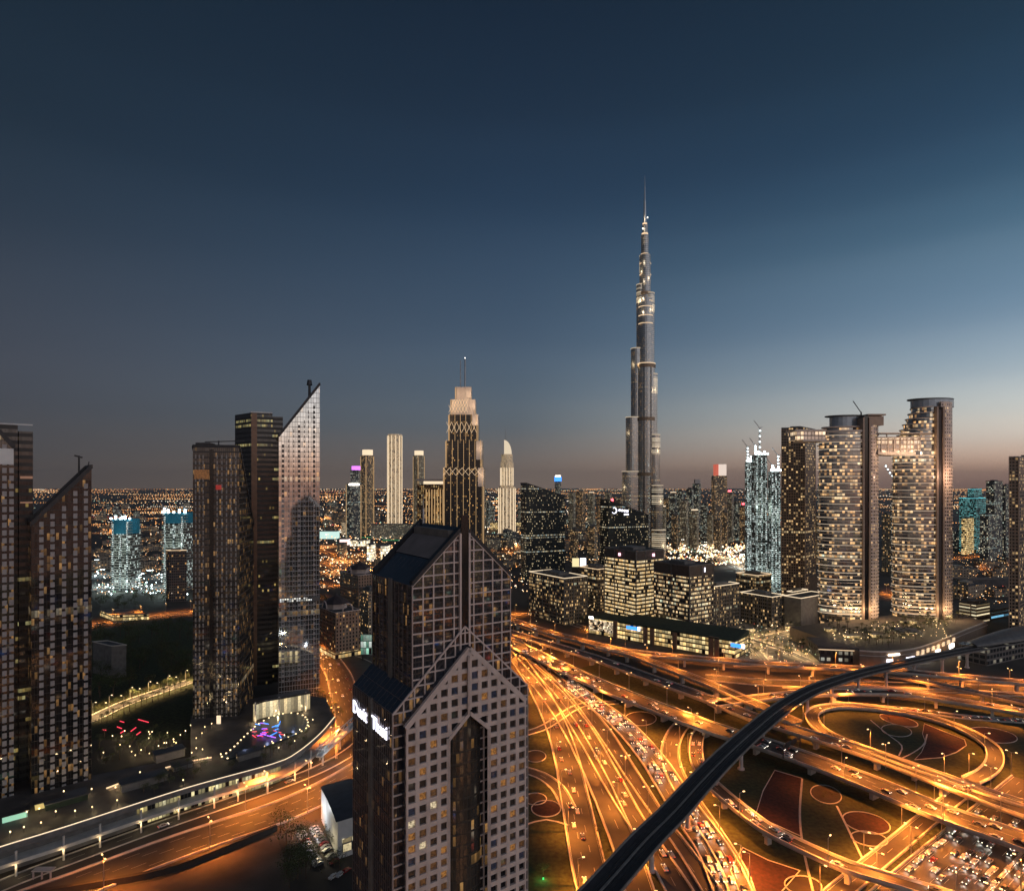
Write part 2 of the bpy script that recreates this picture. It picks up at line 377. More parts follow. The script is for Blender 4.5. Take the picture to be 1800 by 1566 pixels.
ground_road('S2', [(930, 1185), (965, 1225), (1000, 1276), (1040, 1350), (1080, 1440), (1100, 1490), (1122, 1560), (1140, 1620)], 11.5, 2)
ground_road('S3', [(900, 1128), (915, 1147), (950, 1185), (997, 1240), (1045, 1313), (1075, 1363), (1110, 1418), (1135, 1455), (1165, 1500), (1215, 1590)], 14, 3)
ground_road('S4', [(940, 1160), (975, 1192), (1007, 1222), (1055, 1280), (1090, 1335), (1120, 1385), (1150, 1435), (1190, 1490), (1240, 1560), (1270, 1610)], 11, 2)
ground_road('S5', [(935, 1150), (975, 1183), (1025, 1222), (1075, 1258), (1112, 1292), (1150, 1338), (1175, 1376), (1200, 1415), (1230, 1458), (1258, 1500), (1285, 1560), (1300, 1600)], 15, 4)
ground_road('S6', [(1215, 1262), (1192, 1282), (1178, 1315), (1183, 1350), (1200, 1386), (1225, 1425), (1255, 1470), (1290, 1530), (1310, 1590)], 10, 2)
ground_road('N1', [(1440, 1600), (1480, 1564), (1560, 1498), (1637, 1434), (1690, 1392)], 8, 2)
ground_road('N2', [(1600, 1625), (1662, 1563), (1760, 1470), (1850, 1385)], 34, 9)
ground_road('N3', [(1735, 1600), (1790, 1536), (1850, 1470)], 7, 2)
ground_road('conn1', [(918, 1352), (950, 1362), (980, 1384), (1000, 1420)], 7, 2, .3)
ground_road('conn2', [(1085, 1234), (1020, 1240), (960, 1276), (920, 1290)], 6, 2, .3)
ground_road('hwy', [(-200, 1720), (0, 1608), (140, 1554), (280, 1500), (400, 1458), (484, 1430), (568, 1393), (640, 1352), (700, 1310), (760, 1250), (830, 1190), (905, 1138)], 21, 6)
ground_road('front', [(-120, 1612), (0, 1557), (100, 1518), (280, 1452), (400, 1411), (480, 1383), (560, 1352), (620, 1318), (660, 1280)], 9, 2, .25)
ground_road('cross', [(622, 1330), (618, 1270), (604, 1215), (592, 1180), (562, 1143), (520, 1122)], 20, 5, .15)
ground_road('cross2', [(700, 1180), (640, 1152), (600, 1150), (540, 1160)], 12, 3, .15)
ground_road('backst', [(90, 1110), (165, 1098), (250, 1086), (330, 1077), (430, 1066), (560, 1050)], 14, 4, .3)
ground_road('prom', [(150, 1268), (170, 1259), (230, 1232), (335, 1197)], 11, 2, .3)
ground_road('city1', [(540, 958), (585, 978), (625, 1002), (690, 1032)], 26, 6, .3)
ground_road('city2', [(548, 985), (600, 1003), (650, 1030)], 18, 4, .3)
ground_road('city3', [(540, 1025), (580, 1030), (625, 1024), (660, 1000)], 16, 4, .3)
ground_road('city4', [(900, 1082), (925, 1079), (985, 1090), (1040, 1108)], 9, 2, .3)
ground_road('city5', [(1170, 962), (1250, 975), (1310, 1000), (1360, 1022)], 22, 4, .3)
ground_road('city8', [(150, 908), (240, 913), (345, 902)], 26, 4, .2)
ground_road('city9', [(150, 938), (240, 932), (345, 940)], 18, 4, .2)
ground_road('city10', [(560, 905), (640, 948), (720, 985)], 20, 4, .2)
ground_road('city11', [(850, 962), (900, 968), (935, 985)], 16, 4, .2)
ground_road('city6', [(1660, 985), (1740, 978), (1840, 972)], 30, 6, .3)
ground_road('city7', [(1670, 1006), (1740, 1000), (1840, 995)], 14, 4, .3)
ground_road('gap', [(1540, 1040), (1575, 1052), (1600, 1040), (1640, 1020)], 18, 4, .3)
ground_road('plz1', [(1285, 1112), (1330, 1127), (1372, 1140), (1420, 1160)], 8, 2, .15)
ground_road('plz2', [(1335, 1122), (1380, 1112), (1425, 1098), (1470, 1080)], 9, 2, .15)
ground_road('plz3', [(1296, 1132), (1325, 1140), (1345, 1160)], 6, 2, .15)

# ------------------------------------------------------------------ elevated railway
mp = [(1020, 1605), (1056, 1566), (1090, 1528), (1135, 1477), (1186, 1426), (1232, 1375), (1280, 1326), (1331, 1280), (1380, 1241), (1425, 1215), (1475, 1196), (1525, 1181), (1600, 1164), (1675, 1148), (1750, 1134), (1830, 1120)]
mpath = pth(mp, 15, 5); mns = normals(mpath); PATHS['metro'] = (mpath, mns, 10)
vt = thing('rail_viaduct', 'dark elevated railway viaduct sweeping in one curve over the whole interchange', 'viaduct', (mpath[0].x, mpath[0].y, 0))
TRACKBED = mat('trackbed', (.03, .03, .034), .9)
b = MB(); strip(b, mpath, mns, -5.9, 5.9, 0, 0); b.build('deck', TRACKBED, vt)
b = MB()
for i in range(len(mpath) - 1):
    a, c, n0, n1 = mpath[i], mpath[i + 1], mns[i], mns[i + 1]
    for s_ in (-1, 1):
        q = [a + n0 * s_ * 6.3 + Vector((0, 0, -.2)), c + n1 * s_ * 6.3 + Vector((0, 0, -.2)), c + n1 * s_ * 2.2 - Vector((0, 0, 2.2)), a + n0 * s_ * 2.2 - Vector((0, 0, 2.2))]
        b.face(q if s_ < 0 else q[::-1])
    b.face([a - n0 * 2.2 - Vector((0, 0, 2.2)), a + n0 * 2.2 - Vector((0, 0, 2.2)), c + n1 * 2.2 - Vector((0, 0, 2.2)), c - n1 * 2.2 - Vector((0, 0, 2.2))])
b.build('girder', STONE, vt)
for s_ in (-1, 1):
    b = MB(); rail(b, mpath, mns, s_ * 6.15, .18, -.25, 1.1, 0); b.build('parapet', CONC_D, vt)
for o in (-2.9, -1.4, 1.4, 2.9):
    b = MB(); rail(b, mpath, mns, o, .09, 0, .2, 0); b.build('rail', DARK, vt)
b = MB(); rail(b, mpath, mns, 0, .35, 0, .55, 0); b.build('cable_walkway', CONC_D, vt)
d = 20
for i in range(1, len(mpath) - 1):
    d += (mpath[i] - mpath[i - 1]).length
    if d > 36:
        d = 0; p = mpath[i]; b = MB(); b.tube((p.x, p.y, 0), (p.x, p.y, 10.8), 1.15, 1.05, 12); b.tube((p.x, p.y, 10.8), (p.x, p.y, 12.79), 1.05, 2.3, 12); b.tube((p.x, p.y, .02), (p.x, p.y, .8), 2, 1.9, 12)
        b.build('pier', STONE, vt, True)

# ------------------------------------------------------------------ flower beds and garden paths
def bed(pts, label, ring=.45, m=FLOWERS, smooth=True):
    q = [P(x, y, .02) for x, y in pts]; c = sum(q, Vector()) / len(q); t = thing('flower_bed', label, 'flower bed', (c.x, c.y, 0))
    b = MB(); b.face([(p.x, p.y, .06) for p in q]); b.build('planting', m, t)
    r = MB(); n = len(q); out = [p + (p - c).normalized() * ring for p in q]
    for i in range(n):
        j = (i + 1) % n; a, e, f_, h = q[i], q[j], out[j], out[i]; z = .3
        r.face([(a.x, a.y, z), (e.x, e.y, z), (f_.x, f_.y, z), (h.x, h.y, z)]); r.face([(h.x, h.y, z), (f_.x, f_.y, z), (f_.x, f_.y, 0), (h.x, h.y, 0)]); r.face([(e.x, e.y, z), (a.x, a.y, z), (a.x, a.y, .05), (e.x, e.y, .05)])
    r.build('kerb', CONC, t); return t
def el_px(cx, cy, rx, ry, rot=0, n=28): return ellipse(cx, cy, rx, ry, n, R(rot))
bed(el_px(941, 1329, 18, 10), 'small round bed beside the tower, the upper one of the lawn at its right foot', m=SOIL)
bed(el_px(941, 1404, 19, 10), 'dark round bed touching a larger red round bed right of the gabled tower', m=SOIL)
bed(el_px(960, 1421, 25, 14), 'red round bed touching a darker round bed right of the gabled tower')
bed(el_px(1126, 1263, 27, 12), 'dark round bed on the lawn under the elevated highway', m=SOIL)
bed(el_px(1576, 1284, 26, 10, 8), 'small oval bed with pale kerb inside the oval loop ramp', m=GRASS)
bed(el_px(1580, 1266, 34, 8, 14), 'dark red narrow bed at the far side inside the oval loop ramp')
bed([(1625, 1272), (1660, 1286), (1695, 1300), (1698, 1310), (1680, 1322), (1655, 1331), (1608, 1335), (1620, 1322), (1628, 1305), (1622, 1290)], 'large red heart shaped bed filling the right of the oval loop')
bed(el_px(1744, 1292, 44, 12, 9), 'long red oval bed outside the right end of the loop ramp')
bed([(1362, 1354), (1410, 1368), (1407, 1402), (1406, 1436), (1410, 1470), (1352, 1444), (1330, 1428), (1342, 1390)], 'large dark red four sided bed between rail viaduct and elevated highway')
bed(el_px(1452, 1396, 27, 15, 15), 'round dark bed with shrubs under the elevated highway', m=SOIL)
bed(el_px(1523, 1446, 42, 17, 14), 'red oval bed right of the grey garden path, above another oval')
bed(el_px(1528, 1474, 32, 12, 10), 'brown oval bed just below a larger red oval bed', m=SOIL)
bed(el_px(1412, 1556, 32, 16, 8), 'round bed at the bottom edge below the ramp lined with slow cars', m=SOIL)
bed([(1306, 1490), (1350, 1512), (1405, 1530), (1370, 1570), (1310, 1590), (1285, 1530)], 'red brown bed at the bottom between the jammed road and the curved ramp')
def gpath(pts, w=1.0):
    path = pth(pts, .03); ns = normals(path); b = MB(); strip(b, path, ns, -w / 2, w / 2, .05, 0); struct('garden_path', b, CONC)
gpath([(1410, 1368), (1406, 1430), (1412, 1490), (1430, 1570)]); gpath([(1471, 1416), (1490, 1455), (1516, 1508)]); gpath([(1630, 1290), (1622, 1310), (1590, 1330), (1540, 1345)], .8)
gpath([(1530, 1265), (1560, 1290), (1585, 1310), (1580, 1328)], .8); gpath([(920, 1450), (960, 1440), (1000, 1450)], 1.2); gpath([(1130, 1240), (1060, 1215), (1000, 1230)], 1.2)

# ------------------------------------------------------------------ street lamps (each carries its own light)
def lamp_proto(name, h, arms, glow, power, col, head=1.0, label='', group='', spot=150, rad=.35):
    t = thing(name, label, 'street lamp', (0, 0, -900), 0, group); o = Vector((0, 0, -900))
    b = MB(); b.tube(o, o + Vector((0, 0, h)), .22, .12, 8); b.build('pole', STEEL, t)
    for s_ in arms:
        b = MB(); b.tube(o + Vector((0, 0, h - .1)), o + Vector((s_ * 2.0, 0, h + .4)), .09, .07, 6); b.build('arm', STEEL, t)
        b = MB(); b.box(s_ * 2.2 - head / 2, s_ * 2.2 + head / 2, -.22, .22, -900 + h + .28, -900 + h + .62)
        hd = b.build('lamp_head', glow, t)
    sx_ = 0 if len(arms) > 1 else arms[0] * 2.2
    light(t, (sx_, 0, h - .1), 'SPOT', power, col, rad, spot)
    return t
SODC = (1, .28, .036)
PW = 45000
L_DBL = lamp_proto('street_lamp', 13, (-1, 1), E_SOD, PW * 1.6, SODC)
L_SGL = lamp_proto('street_lamp', 11, (1,), E_SOD, PW, SODC)
L_WARM = lamp_proto('street_lamp', 8, (1,), E_WARM, PW * .3, (1, .62, .27))
L_MAST = lamp_proto('street_lamp', 24, (-1, 1), E_SOD, PW * 10, (1, .40, .12), 2.6, spot=160)
L_FILL = lamp_proto('street_lamp', 24, (-1, 1), E_SOD, PW * 6, (1, .50, .22), 2.6, spot=160)  # added mast, out of view, that brightens the gabled tower's front
L_BLV = lamp_proto('street_lamp', 22, (-1, 1), E_WHITE, PW * 7.5, (1, .78, .52), 2.6, spot=165)
L_WMAST = lamp_proto('floodlight_mast', 26, (-1, 1), E_COOL, PW * 4.5, (.72, .95, 1), 3.2, spot=160)
for q in (L_DBL, L_SGL, L_WARM, L_MAST, L_WMAST, L_BLV, L_FILL): q['_proto'] = 1
NL = 0
def lamps_along(key, proto, off, gap, label, group, start=10, t0=0.0, t1=1.0, face=None):
    global NL
    path, ns, w = PATHS[key]; d = gap - start; n = len(path)
    for i in range(1, n):
        d += (path[i] - path[i - 1]).length
        if d >= gap and t0 <= i / n <= t1:
            d = 0; p = path[i] + ns[i] * off
            if min((q.x - p.x) ** 2 + (q.y - p.y) ** 2 for q in mpath) < 80: continue
            a = math.atan2(-ns[i].y, -ns[i].x) if off > 0 else math.atan2(ns[i].y, ns[i].x)
            copy_tree(proto, (p.x, p.y, p.z - .05), a, 1, label, group); NL += 1
def lamp_at(proto, px, py, label, group, rz=0, z=0, sc=1):
    global NL
    p = P(px, py, z); copy_tree(proto, p, rz, sc, label, group); NL += 1
lamps_along('R1', L_SGL, 6.6, 42, 'slim sodium street lamp on the long curved flyover before the podium', 'lamps on the long curved flyover')
lamps_along('R1b', L_SGL, 5.6, 40, 'slim sodium street lamp along the ramp forking off the curved flyover', 'lamps on the forking ramp')
lamps_along('L', L_DBL, 9.3, 36, 'tall double armed sodium lamp between the two carriageways of the elevated highway', 'median lamps of the elevated highway')
lamps_along('L', L_SGL, -8.9, 45, 'single armed lamp on the outer edge of the elevated highway', 'edge lamps of the elevated highway', 20, .3)
lamps_along('loop', L_SGL, 4.9, 40, 'street lamp on the outer edge of the oval loop ramp', 'lamps on the loop ramp')
lamps_along('F', L_SGL, 6.1, 36, 'street lamp on the arched flyover behind the loop', 'lamps on the arched flyover')
lamps_along('S7', L_SGL, -4.6, 36, 'street lamp along the S shaped ramp right of the viaduct', 'lamps on the S shaped ramp')
lamps_along('wide', L_DBL, 8.4, 36, 'double armed lamp on the wide service road before the mall', 'lamps on the service road')
lamps_along('wide2', L_SGL, -4.6, 42, 'lamp at the near side of the wide service road', 'near side lamps of the service road')
lamps_along('jam2', L_SGL, -4.4, 48, 'lamp beside the crawling queue behind the loop garden', 'lamps by the far queue')
lamps_along('S1', L_SGL, -6.2, 34, 'sodium lamp along the road passing the foot of the gabled tower', 'lamps beside the gabled tower')
lamps_along('S2', L_SGL, 5.0, 38, 'sodium lamp on the second road from the gabled tower', 'lamps on the second fanned road')
lamps_along('S3', L_DBL, 5.9, 34, 'double sodium lamp on the fanned road with bright traffic streaks', 'lamps on the third fanned road')
lamps_along('S5', L_SGL, 7.0, 30, 'sodium lamp over the jammed road left of the viaduct', 'lamps over the jammed road')
lamps_along('S6', L_SGL, 4.8, 32, 'sodium lamp on the bending slip road beside the jam', 'lamps on the bending slip road')
lamps_along('N1', L_SGL, 4.8, 36, 'sodium lamp on the straight frontage road left of the packed expressway', 'lamps on the frontage road')
lamps_along('N2', L_DBL, 17.6, 30, 'double sodium lamp at the edge of the packed expressway', 'lamps on the packed expressway')
lamps_along('N2', L_DBL, -17.8, 30, 'double sodium lamp at the far edge of the packed expressway', 'right hand lamps of the packed expressway', 25)
lamps_along('hwy', L_DBL, 11.6, 36, 'double armed sodium lamp beside the empty lower left highway', 'lamps of the lower left highway', 4, .24)
lamps_along('front', L_SGL, -5.0, 150, 'single lamp on the frontage road below the terrace', 'lamps of the terrace frontage road', 30, .55)
lamps_along('cross', L_DBL, 11, 30, 'double lamp on the wide orange crossing left of the gabled tower', 'lamps of the orange crossing')
lamps_along('backst', L_DBL, 7.6, 24, 'lamp on the orange street behind the dark park', 'lamps of the street behind the park')
lamps_along('prom', L_WARM, 6, 13, 'short warm lamp on the bright promenade by the dark park', 'promenade lamps')
lamps_along('prom', L_WARM, -6, 13, 'short warm lamp on the near side of the bright promenade', 'near promenade lamps')
for k_ in ('city1', 'city2', 'city3'): lamps_along(k_, L_DBL, 9, 45, 'sodium lamp in the glowing orange streets beyond the domed apartment blocks', 'lamps of the glowing far streets')
lamps_along('city4', L_SGL, 5.5, 40, 'lamp on the side street below the low lit office block', 'lamps of the side street')
lamps_along('city6', L_DBL, 15, 45, 'lamp on the far orange avenue right of the curved towers', 'lamps of the far right avenue')
lamps_along('city7', L_DBL, 8, 45, 'lamp on the nearer orange avenue right of the curved towers', 'lamps of the nearer right avenue')
lamps_along('gap', L_DBL, 9.5, 40, 'lamp on the orange street seen between the curved towers', 'lamps between the curved towers')
lamps_along('city5', L_WARM, 0, 18, 'bright warm lamp on the crowded boulevard behind the office blocks', 'boulevard lamps')
lamps_along('hwy', L_DBL, -11.4, 40, 'sodium lamp beside the black boundary wall of the sand lot', 'lamps by the boundary wall', 22, .02)
for k_ in ('plz1', 'plz2', 'plz3'): lamps_along(k_, L_WARM, 4.5, 16, 'short warm lamp on the lit plaza left of the curved towers', 'plaza lamps')
lamp_at(L_DBL, 1557, 1350, 'tall twin headed lamp standing alone above the loop garden', None, R(20), 7)
lamp_at(L_MAST, 600, 985, 'tall bright mast lamp over the glowing far district', 'mast lamps of the glowing district')
lamp_at(L_MAST, 640, 975, 'tall bright mast lamp over the glowing far district', 'mast lamps of the glowing district')
for x, y in ((620, 948), (660, 1000), (690, 965), (585, 1005), (710, 990), (600, 930), (640, 922), (573, 915), (865, 955), (905, 972), (1020, 950), (1045, 962)): lamp_at(L_MAST, x, y, 'tall mast lamp among the low lit houses %s' % ('left of the gabled tower' if x < 800 else 'near the black slanted towers'), 'mast lamps of the %s houses' % ('left' if x < 800 else 'central'))
for x, y in ((180, 912), (225, 914), (270, 911), (315, 905), (190, 936), (250, 934), (310, 938)): lamp_at(L_MAST, x, y, 'far orange mast lamp beyond the blue topped site towers', 'mast lamps beyond the site towers')
lamp_at(L_MAST, 575, 960, 'tall bright mast lamp over the glowing far district', 'mast lamps of the glowing district')
for x, y in ((1182, 962), (1200, 964), (1222, 966), (1240, 969), (1260, 973), (1282, 979), (1300, 986), (1320, 996)): lamp_at(L_BLV, x, y, 'very bright mast lamp over the crowded boulevard behind the office blocks', 'boulevard mast lamps')
for x, y in ((180, 1030), (225, 1035), (262, 1032), (305, 1012), (170, 1010), (1340, 1002), (1305, 998), (1362, 1008)): lamp_at(L_WMAST, x, y, 'cold white floodlight mast on the building site at far %s' % ('left' if x < 900 else 'centre right'), 'floodlight masts of the %s site' % ('left' if x < 900 else 'right'))

# ------------------------------------------------------------------ cars
LOFF = mat('lamp_glass_off', (.3, .3, .3), .2, 0, 0); ROFF = mat('red_glass_off', (.2, .01, .01), .2, 0, 0)
def car_proto(paint, off=False, beam=False):
    t = thing('car', '', 'car', (0, 0, -900)); b = MB(); z0 = -900
    side = [(-2.2, .35), (-2.25, .85), (-1.3, .98), (-.9, 1.42), (.55, 1.45), (1.15, .98), (2.1, .8), (2.25, .4)]
    def loft(bb, pr, w0, w1, m=0):
        n = len(pr); wd = [w0 if z < 1.1 else w1 for x, z in pr]
        bb.face([(x, -w, z0 + z) for (x, z), w in zip(pr, wd)][::-1], m); bb.face([(x, w, z0 + z) for (x, z), w in zip(pr, wd)], m)
        for i in range(n):
            j = (i + 1) % n; a, c = pr[i], pr[j]
            bb.face([(a[0], -wd[i], z0 + a[1]), (a[0], wd[i], z0 + a[1]), (c[0], wd[j], z0 + c[1]), (c[0], -wd[j], z0 + c[1])], m)
    loft(b, side, .9, .68); b.build('body', paint, t)
    g_ = MB(); loft(g_, [(-1.2, 1.03), (-.88, 1.36), (.5, 1.385), (1.02, 1.03)], .89, .74); g_.build('windows', BLK, t)
    for s_ in (-1, 1):
        h = MB(); h.box(2.12, 2.32, s_ * .66 - .17, s_ * .66 + .17, z0 + .58, z0 + .80); h.build('headlight', LOFF if off else E_HEAD, t)
        h = MB(); h.box(-2.33, -2.16, s_ * .68 - .16, s_ * .68 + .16, z0 + .66, z0 + .86); h.build('tail_light', ROFF if off else E_TAIL, t)
        for x in (-1.4, 1.4):
            wv = MB(); wv.tube((x, s_ * .72, z0 + .33), (x, s_ * .94, z0 + .33), .33, None, 10); wv.build('wheel', DARK, t)
    if beam:
        l_ = light(t, (2.4, 0, .7), 'SPOT', 420, (1, .93, .82), .25, 100, 'headlight_beam'); l_.rotation_euler = (0, R(-68), 0)
    return t
def paint(n, c, m=.3): return mat(n, c, .28, m, 0)
CP = [('white', car_proto(paint('white_car_paint', (.5, .5, .49), 0))), ('silver', car_proto(paint('silver_car_paint', (.33, .33, .33)))), ('black', car_proto(paint('black_car_paint', (.02, .02, .022)))), ('grey', car_proto(paint('grey_car_paint', (.14, .14, .15)))), ('dark red', car_proto(paint('red_car_paint', (.25, .02, .02))))]
CPO = [(n, car_proto(q.children[0].data.materials[0], True)) for n, q in CP]
CPB = [(n, car_proto(q.children[0].data.materials[0], False, True)) for n, q in CP]
for _, q in CP + CPO + CPB: q['_proto'] = 1
CARBOX = []
NC = 0
def place_car(p, a, where, kind=None):
    global NC
    if abs(p.x) > .825 * p.y or HY + (HC - p.z) * F / p.y > 1572: return
    for q in CARBOX:
        if abs(q[0] - p.x) < 6 and abs(q[1] - p.y) < 6 and (q[0] - p.x) ** 2 + (q[1] - p.y) ** 2 < 5.2 and abs(q[2] - p.z) < 2: return
    CARBOX.append((p.x, p.y, p.z)); nm, pr = (CPO if 'parked' in where else CPB if ('jam' in where or 'packed' in where or 'S shaped' in where) else CP)[kind if kind is not None else random.choices(range(5), (42, 22, 16, 14, 6))[0]]
    copy_tree(pr, (p.x, p.y, p.z + .03), a, 1, '%s car %s' % (nm, where), '%s cars %s' % (nm, where)); NC += 1
def cars_on(key, offs, gap, where, t0=0, t1=1, jit=.5, miss=.15):
    path, ns, w = PATHS[key]; n = len(path); L = [0]
    for i in range(1, n): L.append(L[-1] + (path[i] - path[i - 1]).length)
    for o, dr in offs:
        s_ = L[-1] * t0 + random.random() * gap
        while s_ < L[-1] * t1 - 1:
            i = max(k for k in range(n) if L[k] <= s_); i = min(i, n - 2); f = (s_ - L[i]) / max(.01, L[i + 1] - L[i])
            p = path[i].lerp(path[i + 1], f) + ns[i] * (o + random.uniform(-.25, .25)); d = path[i + 1] - path[i]
            a = math.atan2(d.y, d.x) + (0 if dr > 0 else math.pi)
            if random.random() > miss: place_car(p, a, where)
            s_ += gap * (1 + random.uniform(-jit, jit) * .8)
cars_on('S5', [(-4.6, 1), (-1.5, 1), (1.6, 1), (4.7, 1)], 9.5, 'in the traffic jam left of the rail viaduct', .22, .74, .6, .2)
cars_on('S5', [(-4.6, 1), (-1.5, 1), (1.6, 1), (4.7, 1)], 9.5, 'in the traffic jam right of the rail viaduct', .78, 1, .6, .2)
cars_on('N2', [(-14, -1), (-10.5, -1), (-7, -1), (-3.5, -1), (0, -1), (3.5, -1), (7, -1), (10.5, -1), (14, -1)], 10, 'in the packed expressway at the lower right corner', .15, .7, .7, .33)
cars_on('S7', [(-1.8, -1), (1.8, -1)], 13, 'on the S shaped ramp right of the rail viaduct', .02, 1, .7, .35)
cars_on('L', [(-6, 1), (-2.8, 1), (.4, 1), (3.8, 1)], 26, 'on the lower carriageway of the elevated highway', .05, 1, .9, .25)
cars_on('U', [(-4.5, -1), (-1.3, -1), (2, -1)], 42, 'on the upper carriageway of the elevated highway', .1, 1, .9, .3)
cars_on('S3', [(-3, -1), (0, -1), (3, -1)], 34, 'on the fanned road with double lamps', .05, 1, .9, .25)
cars_on('S1', [(-3, -1), (0, -1)], 42, 'on the road passing the foot of the gabled tower', .05, 1, .9, .2)
cars_on('jam2', [(-1.8, 1), (1.8, 1)], 9, 'in the queue behind the loop garden', .3, 1, .5, .2)
cars_on('F', [(-3, 1), (0, 1), (3, 1)], 40, 'on the arched flyover behind the loop', .1, 1, .9, .3)
cars_on('R1', [(-3, 1), (1, 1)], 60, 'on the long curved flyover', .05, .9, .9, .3)
cars_on('front', [(-1.5, 1)], 70, 'on the frontage road below the terrace', .2, .8)
cars_on('cross', [(-5, 1), (2, -1)], 40, 'on the orange crossing left of the gabled tower', .1, .9)
# parked rows beside the white gabled hall
pk0, pk1 = P(548, 1458), P(585, 1520)
for r_, k in ((0, 13), (1, 12)):
    for i in range(k):
        d = (pk1 - pk0); n = Vector((d.y, -d.x, 0)).normalized(); p = pk0 + d * ((i + .3 * r_) / 12.5) + n * (-1 + 6.2 * r_)
        if random.random() > .08: place_car(p, math.atan2(n.y, n.x) + R(15), 'parked in two rows beside the white gabled hall')
for x, y in ((586, 1542), (598, 1538), (608, 1532)): place_car(P(x, y), R(60), 'parked at the tower foot below the two rows')

# ------------------------------------------------------------------ turned boxes seen by their nearest corner
def corner(pxl, pxc, pxr, Yc, th=34.0, th2=None):
    u = (math.cos(R(th)), math.sin(R(th))); t2 = th + 90 if th2 is None else th2; v = (math.cos(R(t2)), math.sin(R(t2)))
    o = (XW(pxc, Yc), Yc)
    def run(px, d):
        k = (px - 900) / F; return (k * o[1] - o[0]) / (d[0] - k * d[1])
    return o, u, v, run(pxr, u), run(pxl, v)
def at(o, u, v, a, b): return (o[0] + a * u[0] + b * v[0], o[1] + a * u[1] + b * v[1])
def quad2(o, u, v, a0, a1, b0, b1): return [at(o, u, v, a0, b0), at(o, u, v, a1, b0), at(o, u, v, a1, b1), at(o, u, v, a0, b1)]

F_DARK = facade('dark_curtain_wall', (.035, .033, .034), 1.1, 3.3, .06, .06, .94, .06, .01, WARM, .22, 1.0, (.17, .16, .17), .85, .04, .4)

# ------------------------------------------------------------------ gabled twin tower in front
TH = 34.0
o, u, v, lu, lv = corner(655, 724, 897, 180, TH)
twr = thing('gabled_tower', 'dark glass hotel tower of stepped gables with a pink stone window grid, nearest in front', 'tower', (o[0], o[1], 0))
SL = .94
def gz(s, s0, s1, ze): return ze + SL * min(s - s0, s1 - s)
def gable_block(nm, s0, s1, b0, b1, ze, zb, m, mroof):
    sm = (s0 + s1) / 2; zr = gz(sm, s0, s1, ze); b = MB(); A = lambda s, t, z: (*at(o, u, v, s, t), z)
    for t_, fl in ((b0, 0), (b1, 1)):
        q = [A(s0, t_, zb), A(s1, t_, zb), A(s1, t_, ze), A(sm, t_, zr), A(s0, t_, ze)]; uv = [(s0, zb), (s1, zb), (s1, ze), (sm, zr), (s0, ze)]
        b.face(q[::-1] if fl else q, 0, uv[::-1] if fl else uv)
    b.face([A(s0, b1, zb), A(s0, b0, zb), A(s0, b0, ze), A(s0, b1, ze)], 0, [(b1, zb), (b0, zb), (b0, ze), (b1, ze)])
    b.face([A(s1, b0, zb), A(s1, b1, zb), A(s1, b1, ze), A(s1, b0, ze)], 0, [(b0, zb), (b1, zb), (b1, ze), (b0, ze)])
    b.build(nm, m, twr)
    r = MB()
    r.face([A(s0 - .2, b1, ze + .05), A(s0 - .2, b0, ze + .05), A(sm, b0, zr + .25), A(sm, b1, zr + .25)]); r.face([A(s1 + .2, b0, ze + .05), A(s1 + .2, b1, ze + .05), A(sm, b1, zr + .25), A(sm, b0, zr + .25)])
    r.build('roof', mroof, twr)
def gable_grid(nm, s0, s1, t, ze, zb, cw, ch, bw, bh, dp, m, skip=None):
    """vertical and horizontal members clipped to the gable; skip(s, z) leaves an opening"""
    b = MB(); sm = (s0 + s1) / 2; n = round((s1 - s0) / cw); cw = (s1 - s0) / n
    for k in range(n + 1):
        s = s0 + k * cw; zt = gz(max(s0, min(s1, s)), s0, s1, ze); a0, a1 = max(s0, s - bw / 2), min(s1, s + bw / 2); lo = zb
        if skip: lo = skip(s, None) or zb
        if zt - lo > .3: b.obox(o, u, v, a0, a1, t - dp, t, lo, zt)
    z = zb; nz = int((gz(sm, s0, s1, ze) - zb) / ch)
    for k in range(nz + 1):
        z = zb + k * ch; d = max(0, (z - ze) / SL); a0, a1 = s0 + d, s1 - d
        if a1 - a0 < .4: continue
        segs = [(a0, a1)]
        if skip:
            e0, e1 = skip(None, z)
            if e1 > e0: segs = [(a0, e0), (e1, a1)]
        for c0, c1 in segs:
            if c1 - c0 > .2: b.obox(o, u, v, c0, c1, t - dp + .02, t, z - bh / 2, z + bh / 2)
    A = lambda s, z: Vector((*at(o, u, v, s, t - dp / 2), z)); zr = gz(sm, s0, s1, ze)      # raking edges
    b.bar(A(s0, ze), A(sm, zr), dp + .1, bw * 1.2); b.bar(A(s1, ze), A(sm, zr), dp + .1, bw * 1.2)
    return b.build(nm, m, twr)
def side_grid(nm, s, b0, b1, ze, zb, cw, ch, bw, m):
    b = MB(); n = round((b1 - b0) / cw); w = (b1 - b0) / n
    for k in range(n + 1): b.obox(o, u, v, s - .18, s, b0 + k * w - bw / 2, b0 + k * w + bw / 2, zb, ze)
    for k in range(int((ze - zb) / ch) + 1): b.obox(o, u, v, s - .16, s, b0, b1, ze - k * ch - bw / 2, ze - k * ch + bw / 2)
    return b.build(nm, m, twr)
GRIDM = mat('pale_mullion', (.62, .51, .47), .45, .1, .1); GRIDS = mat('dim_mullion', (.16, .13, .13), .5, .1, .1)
S1_, E1 = lu, 131.0
gable_block('upper_glass', 0, S1_, 0, lv, E1, 60, F_DARK, ROOFGLASS)
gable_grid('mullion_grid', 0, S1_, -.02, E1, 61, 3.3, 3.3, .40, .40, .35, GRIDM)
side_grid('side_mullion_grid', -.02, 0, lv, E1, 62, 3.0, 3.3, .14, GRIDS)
gable_block('lower_glass', -6.3, S1_ + 6.3, -.6, lv + .6, 95.5, 0, F_DARK, ROOFGLASS)
